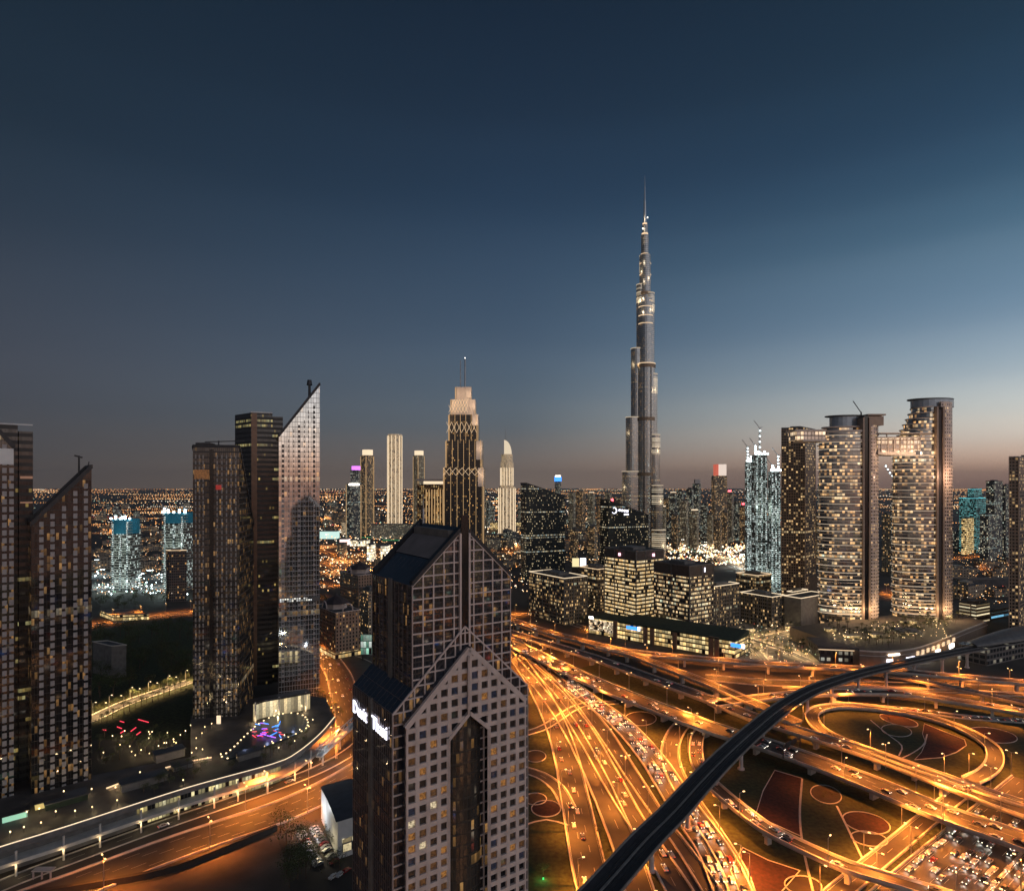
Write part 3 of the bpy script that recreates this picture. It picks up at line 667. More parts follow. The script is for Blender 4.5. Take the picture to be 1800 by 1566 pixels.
gable_grid('mullion_grid', -6.3, S1_ + 6.3, -.62, 95.5, 0, 3.3, 3.3, .40, .40, .35, GRIDM)
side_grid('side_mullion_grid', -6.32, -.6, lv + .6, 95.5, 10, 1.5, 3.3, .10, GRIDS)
b = MB()                                                               # ribs on the sloping roof panes
for k in range(11):
    t_ = lv * k / 10; b.bar((*at(o, u, v, .1, t_), E1 + .2), (*at(o, u, v, 6.2, t_), E1 + SL * 6.2 + .15), .12, .16)
for k in range(12):
    t_ = -.6 + (lv + 1.2) * k / 11; b.bar((*at(o, u, v, -6.2, t_), 95.75), (*at(o, u, v, -.1, t_), 95.5 + SL * 6.2 + .2), .12, .16)
for z_, s_ in ((95.5, -6.3), (95.5, -3.2)):
    b.bar((*at(o, u, v, s_, -.6), z_ + SL * (s_ + 6.3) + .3), (*at(o, u, v, s_, lv + .6), z_ + SL * (s_ + 6.3) + .3), .16, .16)
b.build('roof_rib', GRIDS, twr)
ROOFP = mat('roof_plant_deck', (.21, .18, .17), .7, .1, .2, .15)
b = MB(); d0, d1 = 7.0, 15.6                                          # grey plant deck in the roof slope and its dark well
b.face([(*at(o, u, v, d0, lv - 2.6), E1 + SL * d0 + .6), (*at(o, u, v, d0, 2.6), E1 + SL * d0 + .6), (*at(o, u, v, 13.2, 2.6), E1 + SL * 13.2 + .6), (*at(o, u, v, 13.2, lv - 2.6), E1 + SL * 13.2 + .6)])
b.build('plant_deck', ROOFP, twr)
b = MB(); b.obox(o, u, v, 13.4, 15.3, 3, lv - 3, E1 + 9, E1 + SL * 15 + 1.2); b.build('plant_screen', CONC_D, twr)
for s_ in (0, 1):                                                     # thick raised gable parapets
    t0_ = (-.5, 1.6) if s_ == 0 else (lv - 1.4, lv + .3)
    b = MB()
    for sa, sb in ((0, S1_ / 2), (S1_, S1_ / 2)):
        za, zb_ = E1, E1 + SL * S1_ / 2
        for tt in t0_: pass
        q = [(*at(o, u, v, sa, t0_[0]), za), (*at(o, u, v, sb, t0_[0]), zb_), (*at(o, u, v, sb, t0_[0]), zb_ + 1.5), (*at(o, u, v, sa, t0_[0]), za + 1.5)]
        w_ = Vector((v[0], v[1], 0)) * (t0_[1] - t0_[0]); q2 = [Vector(x) + w_ for x in q]
        b.face(q); b.face([q[3], q[2], q2[2], q2[3]]); b.face(q2[::-1]); b.face([q[0], q[3], q2[3], q2[0]])
    b.build('gable_parapet', DARK, twr)
b = MB()                                                              # black slot down the middle and its pale jambs
b.obox(o, u, v, S1_ / 2 - 1.2, S1_ / 2 + 1.2, -.75, -.3, 95, E1 + SL * S1_ / 2 + 4); b.build('centre_slot', BLK, twr)
for s_ in (-1, 1):
    b = MB(); b.obox(o, u, v, S1_ / 2 + s_ * 1.55 - .3, S1_ / 2 + s_ * 1.55 + .3, -1.1, -.2, 95, E1 + SL * S1_ / 2 + (-1.5)); b.build('slot_jamb', GRIDM, twr)
b = MB(); b.obox(o, u, v, -6.95, -6.3, lv * .5 - 1.2, lv * .5 + 1.2, 8, 96.2); b.obox(o, u, v, -.6, 0, lv * .5 - 1.2, lv * .5 + 1.2, 96, E1 + .5); b.build('side_fin', CONC_D, twr)
b = MB()
pm = at(o, u, v, S1_ / 2, lv - 2.5); b.tube((*pm, E1 + 10), (*pm, E1 + 21), .5, .4, 8); b.tube((*pm, E1 + 21), (*pm, E1 + 26), .12, .08, 6); b.build('mast', STEEL, twr)
# stone grid front with its arched recess
sa_, sb_, ze3, tf = -3.5, S1_ / 2 * 2 + 3.5, 92.0, -3.0
c0, c1, zsh, zap = S1_ / 2 - 7, S1_ / 2 + 7, 86.0, 92.3
def arch(s, z):
    if z is None:
        if c0 + .1 < s < c1 - .1: return zsh + (1 - abs(s - S1_ / 2) / 7) * (zap - zsh) + .9
        return None
    if z < zsh: return (c0, c1)
    if z < zap: w_ = 7 * (1 - (z - zsh) / (zap - zsh)); return (S1_ / 2 - w_, S1_ / 2 + w_)
    return (0, 0)
gable_grid('stone_grid', sa_, sb_, tf, ze3, 0, 3.38, 3.5, 1.25, 1.35, .9, STONE, arch)
b = MB(); A = lambda s, z, t=tf - .45: Vector((*at(o, u, v, s, t), z))
for e in (c0, c1): b.bar(A(e, zsh), A(S1_ / 2, zap), 1.3, 1.0); b.bar(A(e, 0), A(e, zsh + .3), 1.3, 1.0)
b.bar(A(S1_ / 2, zap), A(S1_ / 2, gz(S1_ / 2, sa_, sb_, ze3) - 2), 3.2, .6); b.build('arch_trim', STONE, twr)
b = MB()                                                              # dark body behind the stone grid (two wings and the top)
smid = S1_ / 2
def wing(s0, s1):
    q = [(s0, 0), (s1, 0)] + [(s, gz(s, sa_, sb_, ze3) - .1) for s in ((s1, smid, s0) if s0 < smid < s1 else (s1, s0))]
    f3 = [(*at(o, u, v, s, tf + .05), z) for s, z in q]; b.face(f3, 0, q)
wing(sa_, c0); wing(c1, sb_)
q = [(c0, zsh), (smid, zap), (c1, zsh), (c1, gz(c1, sa_, sb_, ze3)), (smid, gz(smid, sa_, sb_, ze3)), (c0, gz(c0, sa_, sb_, ze3))]
b.face([(*at(o, u, v, s, tf + .05), z) for s, z in q], 0, q); b.build('front_glass', BLK, twr)
b = MB()
b.obox(o, u, v, sa_ - .0, sa_ + .5, tf, -.62, 0, ze3); b.obox(o, u, v, sb_ - .5, sb_, tf, -.62, 0, ze3)
b.face([(*at(o, u, v, sa_, tf - .9), ze3 + .8), (*at(o, u, v, smid, tf - .9), gz(smid, sa_, sb_, ze3) + .8), (*at(o, u, v, smid, -.6), gz(smid, sa_, sb_, ze3) + .8), (*at(o, u, v, sa_, -.6), ze3 + .8)][::-1])
b.face([(*at(o, u, v, smid, tf - .9), gz(smid, sa_, sb_, ze3) + .8), (*at(o, u, v, sb_, tf - .9), ze3 + .8), (*at(o, u, v, sb_, -.6), ze3 + .8), (*at(o, u, v, smid, -.6), gz(smid, sa_, sb_, ze3) + .8)][::-1])
b.build('front_roof', ROOFGLASS, twr)
F_REC = facade('recess_glass', (.03, .028, .026), 1.5, 3.5, .08, .1, .9, .16, .03, GOLD, .22, 1.0, (.12, .11, .10), .7, .08, .4)
b = MB(); n_ = 14; pts = [(smid - 5.8 * math.cos(math.pi * k / n_), -1.0 - 2.2 * math.sin(math.pi * k / n_)) for k in range(n_ + 1)]
for k in range(n_):
    (p0, q0), (p1, q1) = pts[k], pts[k + 1]; b.face([(*at(o, u, v, p0, q0 + .9), 0), (*at(o, u, v, p1, q1 + .9), 0), (*at(o, u, v, p1, q1 + .9), zap), (*at(o, u, v, p0, q0 + .9), zap)], 0, [(k * 1.5, 0), (k * 1.5 + 1.5, 0), (k * 1.5 + 1.5, zap), (k * 1.5, zap)])
b.build('recess_glazing', F_REC, twr, True)
# the windows in the stone grid: the nearest hundred as parts, the rest as one
cwn = (sb_ - sa_) / round((sb_ - sa_) / 3.38); WMS = []
def wmat(nm, em, s): 
    t = NT(nm); b_ = t.b; g_ = t.n('ShaderNodeTexCoord').outputs['Object']; f_ = t.noise(g_, 1.7, 5)
    b_.inputs['Base Color'].default_value = (.05, .045, .045, 1); b_.inputs['Metallic'].default_value = .3; b_.inputs['Roughness'].default_value = .08
    t.put(b_.inputs['Emission Color'], t.ramp(f_, [(.32, tuple(c * .06 for c in em)), (.52, tuple(c * .6 for c in em)), (.62, em), (.72, tuple(c * .2 for c in em))])); b_.inputs['Emission Strength'].default_value = s
    t.mat.cycles.emission_sampling = 'NONE'; return t.mat
WMS = [wmat('window_dark', (.5, .25, .1), .015), wmat('window_dim', (1, .42, .12), .10), wmat('window_amber', (1, .42, .10), .38), wmat('window_blue', (.25, .35, .7), .05), wmat('window_bright', (1, .8, .5), .9)]
cand = []
for i in range(round((sb_ - sa_) / cwn)):
    for k in range(12, 31):
        s0, s1, z0, z1 = sa_ + i * cwn + .6, sa_ + (i + 1) * cwn - .6, k * 3.5 + .65, (k + 1) * 3.5 - .65
        if z1 > gz(s0 if s0 < smid else s1, sa_, sb_, ze3) - .6: continue
        if c0 - .1 < (s0 + s1) / 2 < c1 + .1 and z0 < arch((s0 + s1) / 2, None): continue
        cand.append((s0, s1, z0, z1, random.choices(range(5), (46, 22, 16, 14, 2))[0]))
random.shuffle(cand); rest = MB()
for j, (s0, s1, z0, z1, w_) in enumerate(cand):
    b = MB() if j < 100 else rest
    b.face([(*at(o, u, v, s0, tf - .25), z0), (*at(o, u, v, s1, tf - .25), z0), (*at(o, u, v, s1, tf - .25), z1), (*at(o, u, v, s0, tf - .25), z1)], w_)
    if j < 100: b.m = [0]; b.build('window', WMS[w_], twr)
if rest.f: rest.build('window', WMS, twr)['kind'] = 'stuff'
def lettering(name, txt, size, origin, right, up, m, parent, extrude=.12, align='LEFT', sx=1.0):
    c = bpy.data.curves.new('lettering', 'FONT'); c.body = txt; c.size = size; c.extrude = extrude; c.align_x = align; c.resolution_u = 2
    tmp = bpy.data.objects.new('tmp', c); COL.objects.link(tmp); dg = bpy.context.evaluated_depsgraph_get()
    me = bpy.data.meshes.new_from_object(tmp.evaluated_get(dg)); bpy.data.objects.remove(tmp); bpy.data.curves.remove(c)
    r_, u_ = Vector(right).normalized(), Vector(up).normalized(); n_ = r_.cross(u_); o_ = Vector(origin) - (Vector(parent.location) if parent else Vector())
    for vv in me.vertices: vv.co = o_ + r_ * vv.co.x * sx + u_ * vv.co.y + n_ * vv.co.z
    me.materials.clear(); me.materials.append(m); ob = bpy.data.objects.new(name, me); COL.objects.link(ob); ob.parent = parent; return ob
rv_ = (-v[0], -v[1], 0)
lettering('sign_lettering', 'Dusit', 5.6, (*at(o, u, v, -6.75, lv - .2), 87.5), rv_, (0, 0, 1), E_SIGN, twr, sx=1.0)
lettering('sign_lettering', 'Thani', 5.6, (*at(o, u, v, -6.75, lv * .5 - 1.4), 87.5), rv_, (0, 0, 1), E_SIGN, twr, sx=.93)


# ------------------------------------------------------------------ glass towers at the left
PANEL = mat('pale_cladding', (.31, .29, .29), .5, .2, .12)
def panel_facade(nm, p=.05, s=.6, gm=.75, gcol=(.16, .15, .16), fp=.02, cw=1.2, wall=(.02, .018, .019)):
    return facade(nm, wall, cw, 3.7, .05, .05, .95, p, fp, WARM, s, 1.0, gcol, gm, .05, .4)
F_A = panel_facade('left_tower_glass', .12, .20, .8, (.06, .058, .06)); F_B = panel_facade('right_sail_glass', .05, .25, .95, (.60, .60, .60), .03, 1.9, (.42, .42, .42)); F_C = facade('core_dark_glass', (.012, .011, .012), 1.3, 3.7, .05, .3, .8, .03, .05, [(0, (1, .7, .2)), (1, (.9, .9, .45))], .35, 1.0, (.05, .05, .055), .6, .05, .4)  # lit cells of the left tower glass also paint in mirrored city lights
F_D = facade('lower_sail_glass', (.04, .037, .037), 1.2, 3.7, .12, .12, .88, .14, .04, WARM, .26, 1.0, (.10, .098, .10), .8, .06, .45)
def sail(label, pxl, pxr, Yl, th, depth, zl, zr, zb, m, panels, zb_l=None, roofm=DARK, name='sail_tower', backdrop=True, zback=None, pm=None, pw=1.7):
    u = (math.cos(R(th)), math.sin(R(th))); v = (-u[1], u[0]); o = (XW(pxl, Yl), Yl); k = (pxr - 900) / F; W_ = (k * o[1] - o[0]) / (u[0] - k * u[1])
    t = thing(name, label, 'tower', (o[0], o[1], 0)); b = MB()
    q = quad2(o, u, v, 0, W_, 0, depth); zz = [zl, zr, zr, zl] if zback is None else [zl, zr, zback, zback]
    b.prism(q, zb, zz, 0, 1); b.build('glass_wall', [m, roofm], t)
    b = MB()
    for i in range(4):
        a, c = q[i], q[(i + 1) % 4]; b.bar((a[0], a[1], zz[i] + .5), (c[0], c[1], zz[(i + 1) % 4] + .5), 1.0, 1.8)
    b.build('roof_edge', roofm, t)
    if panels:
        b = MB()
        for c in panels:
            s = W_ * c; zt = zl + (zr - zl) * c - 3; z = zb + 3
            while z < zt - 2: b.obox(o, u, v, s - pw / 2, s + pw / 2, -.22, -.02, z, z + 2.5); z += 3.7
        b.build('cladding_panels', pm or PANEL, t)
    return t, o, u, v, W_
t3, o3, u3, v3, w3 = sail('dark glass sail tower with slanting roof and pale panel columns, at far left', 55, 161, 300, 41, 20, 141, 169, 0, F_A, [.16, .34, .53, .72, .90])
b = MB(); q = at(o3, u3, v3, w3 * .8, 4); b.tube((*q, 160), (*q, 175), .5, .4, 6); b.bar((*at(o3, u3, v3, w3 * .72, 4), 175), (*at(o3, u3, v3, w3 * .86, 4), 174), .8, .8); b.tube((*at(o3, u3, v3, w3 * .93, 3), 165), (*at(o3, u3, v3, w3 * .97, 3), 172), .4, .2); b.build('roof_crane', DARK, t3)
t1, o1, u1, v1, w1 = sail('left edge sail tower whose slanting top falls to the right', -75, 24, 286, 41, 18, 205, 178, 0, F_A, [.25, .45, .65, .83, .96])
b = MB(); b.obox(o1, u1, v1, 0, w1, -.3, -.03, 170, 177.5); b.build('top_panel', WHITEP, t1)
ta = thing('slab_tower', 'black flat topped slab tower squeezed between the two leftmost sail towers', 'tower', (XW(30, 315), 315, 0))
o_, u_, v_, a_, b__ = corner(2, 33, 58, 312, 41, 150); b = MB(); b.prism(quad2(o_, u_, v_, 0, a_, 0, 12), 8, 187, 0, 1); b.build('wall', [F_C, DARK], ta)
b = MB(); b.prism(quad2(o_, u_, v_, -14, 0, 1, 12), 8, 190, 0, 1); b.build('wall', [F_C, DARK], ta)
b = MB(); b.obox(o_, u_, v_, -13, a_, .2, 1.0, 190.05, 190.7); b.build('parapet', WHITEP, ta)
b = MB(); b.obox(o_, u_, v_, .5, a_ - .2, -.3, -.02, 163.3, 164.6); b.obox(o_, u_, v_, .5, a_ - .2, -.3, -.02, 151, 151.8); b.build('service_band', lamp_mat('dim_amber_strip', (1, .5, .3), .18), ta)
# right pair
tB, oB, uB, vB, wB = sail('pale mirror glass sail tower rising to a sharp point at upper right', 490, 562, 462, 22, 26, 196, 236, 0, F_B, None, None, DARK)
b = MB()
for c in (.10, .24, .36, .49, .62, .72, .86):
    wd = 1.5 if c in (.10, .49, .86) else .6; zt = 196 + 40 * c - 7; z = 14
    while z < zt - 4: b.obox(oB, uB, vB, wB * c - wd / 2, wB * c + wd / 2, -.12, -.02, z, z + 2.3, 0 if z > 150 else 1); z += 3.7
b.build('window_strip', [mat('slot_dark', (.05, .045, .045), .3), PANEL], tB)
b = MB(); q = at(oB, uB, vB, wB * .76, 6); b.tube((*q, 224), (*q, 238), 1.1, .9, 8); b.tube((*q, 236), (*q, 240), 2.2, 1.6, 8); b.build('roof_crane', DARK, tB)
b = MB(); b.obox(oB, uB, vB, -.4, wB * 1.0, -.35, -.03, 73, 76.5); b.build('sign_band', mat('sign_band', (.1, .1, .1), .5, 0, .1), tB)
GL = facade('white_led_band', (.05, .05, .05), 1.7, 1.5, .15, .1, .9, .7, 0, [(0, (.9, .95, 1)), (1, (1, .95, .8))], 1.0)
b = MB(); b.face([(*at(oB, uB, vB, .5, -.4), 73.4), (*at(oB, uB, vB, wB * .8, -.4), 73.4), (*at(oB, uB, vB, wB * .8, -.4), 76.1), (*at(oB, uB, vB, .5, -.4), 76.1)], 0, [(0, 0), (wB * .8, 0), (wB * .8, 2.7), (0, 2.7)]); b.build('led_band', GL, tB)
tC = thing('slab_tower', 'black flat topped core tower attached left of the pale pointed sail tower', 'tower', (XW(450, 480), 480, 0))
oC, uC, vC, aC, bC = corner(413, 441, 479, 474, 22, 140); b = MB(); b.prism(quad2(oC, uC, vC, 0, aC, 0, bC), 8, 215, 0, 1); b.build('wall', [F_C, DARK], tC)
b = MB(); b.obox(oC, uC, vC, aC, aC + 9, 3, 16, 8, 213, 0, 1); b.build('wall', [F_C, DARK], tC)
b = MB(); b.obox(oC, uC, vC, .2, 4.2, -.35, -.03, 8, 214.6); b.build('bronze_strip', mat('bronze_panel', (.16, .10, .07), .35, .5, .2), tC)
b = MB(); b.obox(oC, uC, vC, 0, aC, -.1, .5, 215.05, 215.9); b.build('parapet', WHITEP, tC)
tD, oD, uD, vD, wD = sail('dark grey flat topped glass tower with sloping rear edge left of black core tower', 339, 421, 397, 12, 46, 184.5, 184.5, 0, F_D, [.06, .14, .22, .52, .62, .72, .82, .92], zback=131, pw=.8, pm=mat('grey_mullion_strip', (.30, .28, .27), .5, .2, .1))
b = MB(); b.obox(oD, uD, vD, wD * .36, wD * .44, -.45, -.03, 8, 183); b.build('centre_groove', BLK, tD)
b = MB(); b.obox(oD, uD, vD, wD * .05, wD * .36, .6, 14, 176, 187.2); b.build('plant_room', DARK, tD)
b = MB(); q = at(oD, uD, vD, wD * .5, 6); b.tube((*q, 176), (*q, 189), .5, .4); b.bar((*at(oD, uD, vD, wD * .2, 6), 188), (*at(oD, uD, vD, wD * 1.05, 6), 189), .6, .6); b.build('roof_crane', DARK, tD)
b = MB(); b.obox(oD, uD, vD, wD * .03, wD * .35, -.3, -.03, 164, 170); b.build('amber_band', wmat('amber_band', (1, .40, .12), .22), tD)
b = MB(); b.prism(ellipse(*at(oD, uD, vD, wD * .55, -.3), 1.7, .2, 14, R(12)), 157.2, 160.2); b.build('red_emblem', lamp_mat('red_emblem_glow', (1, .06, .04), .22), tD)

# ------------------------------------------------------------------ needle skyscraper
F_N = facade('needle_glass', (.40, .39, .37), 1.5, 4.2, .20, .34, .96, .12, .04, GOLD, .30, 1.0, (.26, .28, .30), .9, .18, .32, .85)
F_NF = facade('needle_flood_glow', (.5, .47, .42), 60, 4.2, .0, .45, .95, .9, .5, [(0, (1, .78, .5)), (1, (1, .86, .62))], .55, .6, (.25, .26, .27), .8, .2, .35, .8, 0)
nY = 1353; nX = XW(1133.5, nY)
tn = thing('needle_skyscraper', 'immensely tall stepped needle skyscraper with thin spire, lit by floodlights', 'skyscraper', (nX, nY, 0))
def capsule(dx, dy, L, r, n=9):
    a0 = math.atan2(dy, dx); return [(nX + r * math.sin(a0), nY - r * math.cos(a0))] + [(nX + dx * (L - r) + r * math.cos(a0 - math.pi / 2 + math.pi * k / n), nY + dy * (L - r) + r * math.sin(a0 - math.pi / 2 + math.pi * k / n)) for k in range(n + 1)] + [(nX - r * math.sin(a0), nY + r * math.cos(a0))]
wings = [(R(196), [(53, 13, 190), (44, 12.5, 306), (32, 11.5, 454), (19, 10, 592), (12, 7, 655)]), (R(318), [(48, 13, 66), (42, 13, 160), (35, 12.5, 268), (29, 11.5, 398), (22, 10.5, 572), (13, 7, 640)]), (R(78), [(50, 13, 220), (36, 12, 350), (26, 11, 500), (17, 9, 610)])]
for ai, (a, tiers) in enumerate(wings):
    dx, dy = math.cos(a), math.sin(a)
    for L, r, zt in tiers:
        b = MB(); q = capsule(dx, dy, L, r); b.prism(q, 0, zt, 0, 1); b.build('wing_tier', [F_N, CONC], tn, False)
        if ai < 2:
            b = MB(); q = capsule(dx, dy, L + .5, r + .5); b.prism(q, zt - 1.2, zt + .5, 0, 0); b.build('crown_light', lamp_mat('crown_light_%d%d' % (ai, int(zt)), (1, .80, .55), .5), tn)
            if ai == 1 or zt > 500:
                b = MB(); q = capsule(dx, dy, L + .3, r + .3); b.prism(q, zt - 42, zt - 6, 0, 0, False); b.build('floodlight_glow_band', F_NF, tn)  # floodlighting painted on the wing as a glowing band
            light(tn, (dx * (L + 7), dy * (L + 7) - 6, zt + 4 - 38), 'POINT', 9000, (1, .75, .45), 3)
b = MB(); b.prism(ellipse(nX, nY - 13, 19, 15, 20), 0, 420, 0, 1); b.prism(ellipse(nX, nY - 10, 15, 13, 20), 420, 560, 0, 1); b.prism(ellipse(nX, nY - 5, 11.5, 12, 18), 560, 655, 0, 1); b.build('core', [F_N, CONC], tn)
b = MB(); b.prism(ellipse(nX, nY, 8.2, 8.2, 16), 655, 700, 0, 1); b.prism(ellipse(nX + .5, nY, 6, 6, 14), 700, 722, 0, 1); b.build('upper_core', [F_N, CONC], tn)
for z, r in ((187, 20.5), (305, 20.5), (418, 20.5), (575, 13)):
    b = MB(); b.prism(ellipse(nX, nY - (13 if r > 15 else 7), r, r * .8, 20), z - 7, z, 0, 0, True, True); b.build('plant_band', mat('bronze_plant_band_%d' % z, (.22, .16, .11), .4, .6, .1), tn)
for z, r, oy in ((419.2, 20, 13), (505, 16, 10), (522, 16, 10), (541, 16, 10), (553, 15.8, 10), (612, 12.4, 5), (636, 12.4, 5)):
    b = MB(); b.prism(ellipse(nX, nY - oy, r, r * .82, 20), z, z + 1.3, 0, 0, True, True); b.build('ring_light', E_STRIP, tn)
for x, y in ((-7.5, 27), (7.5, 27)):
    b = MB(); b.box(nX + x - .9, nX + x + .9, nY - y - .6, nY - y + 2, 0, 417); b.build('dark_groove', BLK, tn)
ND = mat('spire_steel', (.5, .5, .5), .3, .8, .1)
b = MB(); b.tube((nX, nY, 722), (nX, nY, 775), 3.4, 2.2, 10); b.tube((nX, nY, 775), (nX, nY, 806), 1.5, .9, 8); b.tube((nX, nY, 806), (nX, nY, 829), .7, .25, 6); b.build('spire', ND, tn)
for z, r in ((655, 9.2), (700, 7), (722, 5)):
    b = MB(); b.prism(ellipse(nX, nY, r, r, 16), z - 1, z + 4); b.build('crown_light', E_STRIP, tn)
for z in (600, 560, 530, 640, 690, 720, 745): light(tn, (-14, -26, z), 'POINT', 6500, (1, .8, .55), 3)
for x, z in ((5, 736), (-5, 712), (22, 398)):
    b = MB(); b.prism(ellipse(nX + x, nY - 4, .8, .8, 8), z, z + 2); b.build('beacon', E_WHITE, tn)

# ------------------------------------------------------------------ stepped hotel tower with gold fins and twin masts
F_S = facade('stepped_tower_glass', (.03, .027, .024), 2.2, 3.6, .18, .25, .85, .12, .01, GOLD, .6, 1.0, (.03, .03, .034), .3, .1, .5)
PALE = mat('pale_tower_wall', (.62, .56, .52), .7, 0, .08)
sY = 1000; ts = thing('stepped_tower', 'stepped dark tower with gold light lines, lattice bands and two thin masts', 'tower', (XW(815, sY), sY, 0))
tiers = [(779, 850, 0, 188, 30), (783, 847, 188, 231, 27), (788, 840, 231, 273, 23), (792, 835, 273, 297, 19), (800, 828, 297, 317, 13)]
for i, (xa, xb, z0, z1, dp) in enumerate(tiers):
    X0, X1 = XW(xa, sY), XW(xb, sY); b = MB(); b.prism([(X0 + 2.5, sY), (X1 - 2.5, sY), (X1, sY + 3), (X1, sY + 2 * dp), (X0, sY + 2 * dp), (X0, sY + 3)], z0, z1, 0 if i < 3 else 1, 1); b.build('tier', [F_S, PALE], ts)
    n = 7 - (i > 1) - (i > 2) - (i > 3) * 2
    for k in range(n if i < 3 else 0):
        x = X0 + 2 + (X1 - X0 - 4) * k / (n - 1); b = MB(); b.box(x - .26, x + .26, sY - 1.0, sY - .05, z0, z1 + 1.5); b.build('gold_fin', E_GOLD if i < 4 else E_STRIP, ts)
    b = MB(); b.box(X1 - 9, X1 + .6, sY - .9, sY + 3, z1 - (17 if i > 1 else 30), z1); b.build('pale_panel', PALE, ts)
    b = MB(); b.box(X0 - .3, X0 + .7, sY + 2.2, sY + 3.2, z0, z1); b.box(X1 - .7, X1 + .3, sY + 2.2, sY + 3.2, z0, z1); b.build('gold_fin', E_GOLD, ts)
    light(ts, (X1 - 2 - ts.location.x, -12, z1 - 12), 'POINT', 4500, (1, .68, .42), 2); light(ts, (X0 - ts.location.x, -14, z1 - 10), 'POINT', 4500, (1, .62, .34), 2)
for z, h, xa, xb in ((176, 12, 779, 846), (244, 17, 785, 838), (276, 12, 789, 822), (287, 10, 794, 822)):
    X0, X1 = XW(xa, sY), XW(xb, sY); b = MB(); n = 6
    for k in range(n):
        a, c = X0 + (X1 - X0) * k / n, X0 + (X1 - X0) * (k + 1) / n
        b.bar((a, sY - 1.3, z), (c, sY - 1.3, z + h), .4, .4); b.bar((c, sY - 1.3, z), (a, sY - 1.3, z + h), .4, .4)
    b.build('lattice_band', E_STRIP, ts)
for px_, zt, r in ((809, 361, .8), (817, 364, 1.15)):
    b = MB(); x = XW(px_, sY); b.tube((x, sY + 6, 300), (x, sY + 6, zt), r, r * .8, 8); b.build('mast', STEEL, ts)
b = MB(); x = XW(817, sY); b.box(x - .6, x + .6, sY + 5.4, sY + 6.6, 364, 365); b.build('beacon', E_WHITE, ts)

# ------------------------------------------------------------------ district buildings
F_OFF = facade('office_lit', (.10, .085, .07), 2.0, 4.2, .02, .34, .86, .86, .12, [(0, (1, .62, .24)), (.5, (1, .72, .36)), (1, (1, .84, .55))], 1.0, .45, (.03, .03, .03), .2, .1, .5, 0, .55)
F_OFF2 = facade('office_part_lit', (.11, .085, .07), 2.2, 4.2, .05, .34, .86, .70, .05, [(0, (1, .62, .28)), (.6, (1, .78, .45)), (1, (.85, 1, .75))], 1.0, 1.0, (.03, .03, .03), .2, .1, .5, 0, .5)
F_LOW = facade('low_block', (.16, .13, .10), 2.6, 4.0, .16, .22, .80, .34, .03, [(0, (1, .58, .22)), (.6, (1, .76, .42)), (1, (.7, 1, .8))], .8, 1.0, (.03, .03, .03), .2, .1, .5)
F_BP = facade('black_office', (.012, .012, .014), 1.5, 3.9, .20, .34, .78, .15, .16, [(0, (1, .75, .4)), (.5, (1, .9, .65)), (.8, (.7, .95, 1)), (1, (.3, .6, 1))], .95, 1.0, (.03, .075, .095), .65, .06, .4)
F_RES = facade('residential', (.30, .25, .19), 3.0, 3.4, .24, .3, .8, .36, .0, WARM, 1.0, 1.0, (.03, .03, .03), .2, .15, .6)
F_RES2 = facade('residential_pale', (.40, .35, .26), 2.6, 3.4, .28, .3, .8, .34, .01, [(0, (1, .75, .4)), (.6, (.95, 1, .75)), (1, (.8, 1, .95))], .8, 1.0, (.04, .04, .04), .2, .15, .6)
F_RES3 = facade('residential_grey', (.14, .145, .15), 2.8, 3.5, .2, .3, .85, .36, .04, [(0, (1, .8, .5)), (.5, (.8, 1, .85)), (1, (.6, .9, 1))], .75, 1.0, (.03, .04, .045), .35, .12, .5)
F_TAN = facade('tan_slab', (.26, .19, .14), 2.8, 3.5, .16, .25, .85, .26, .01, [(0, (1, .6, .25)), (1, (1, .8, .45))], .8, 1.0, (.03, .028, .025), .2, .1, .6)
F_GOLDLOW = facade('gold_podium', (.10, .07, .04), 3.2, 4.4, .05, .2, .9, .95, .3, [(0, (1, .62, .22)), (1, (1, .80, .40))], 1.2, 1.0, (.03, .03, .03), .2, .1, .5, 0, .3)
F_FLOOD = facade('floodlight_glow_wall', (.55, .48, .40), 2.4, 3.6, .2, .1, .9, .92, .1, [(0, (1, .64, .30)), (1, (1, .80, .52))], .75, .5, (.3, .25, .2), .2, .2, .6, 0, .4)  # floodlighting put into the wall as glowing cells
F_CONS = facade('open_floors', (.20, .20, .19), 3.0, 4.0, .12, .15, .75, .35, .06, [(0, (.8, 1, .9)), (.6, (.9, 1, 1)), (1, (1, .95, .7))], .8, 1.0, (.02, .02, .02), 0, .5, .8, 0, .8)
F_TEAL = facade('teal_office', (.03, .06, .06), 2.2, 3.8, .06, .3, .9, .75, .2, [(0, (.15, .6, .6)), (1, (.4, .95, .95))], .5, 1.0, (.03, .05, .05), .4, .1, .4)
F_HOUSE = facade('house_wall', (.30, .24, .18), 3.5, 3.2, .3, .3, .75, .25, .05, WARM, .9, 1.0, (.03, .03, .03), .1, .2, .8)
NETTING = mat('blue_netting', (.02, .18, .28), .8, 0, .3, .4, (.03, .25, .34), .09)  # lit look of the netting put into its material as faint glow

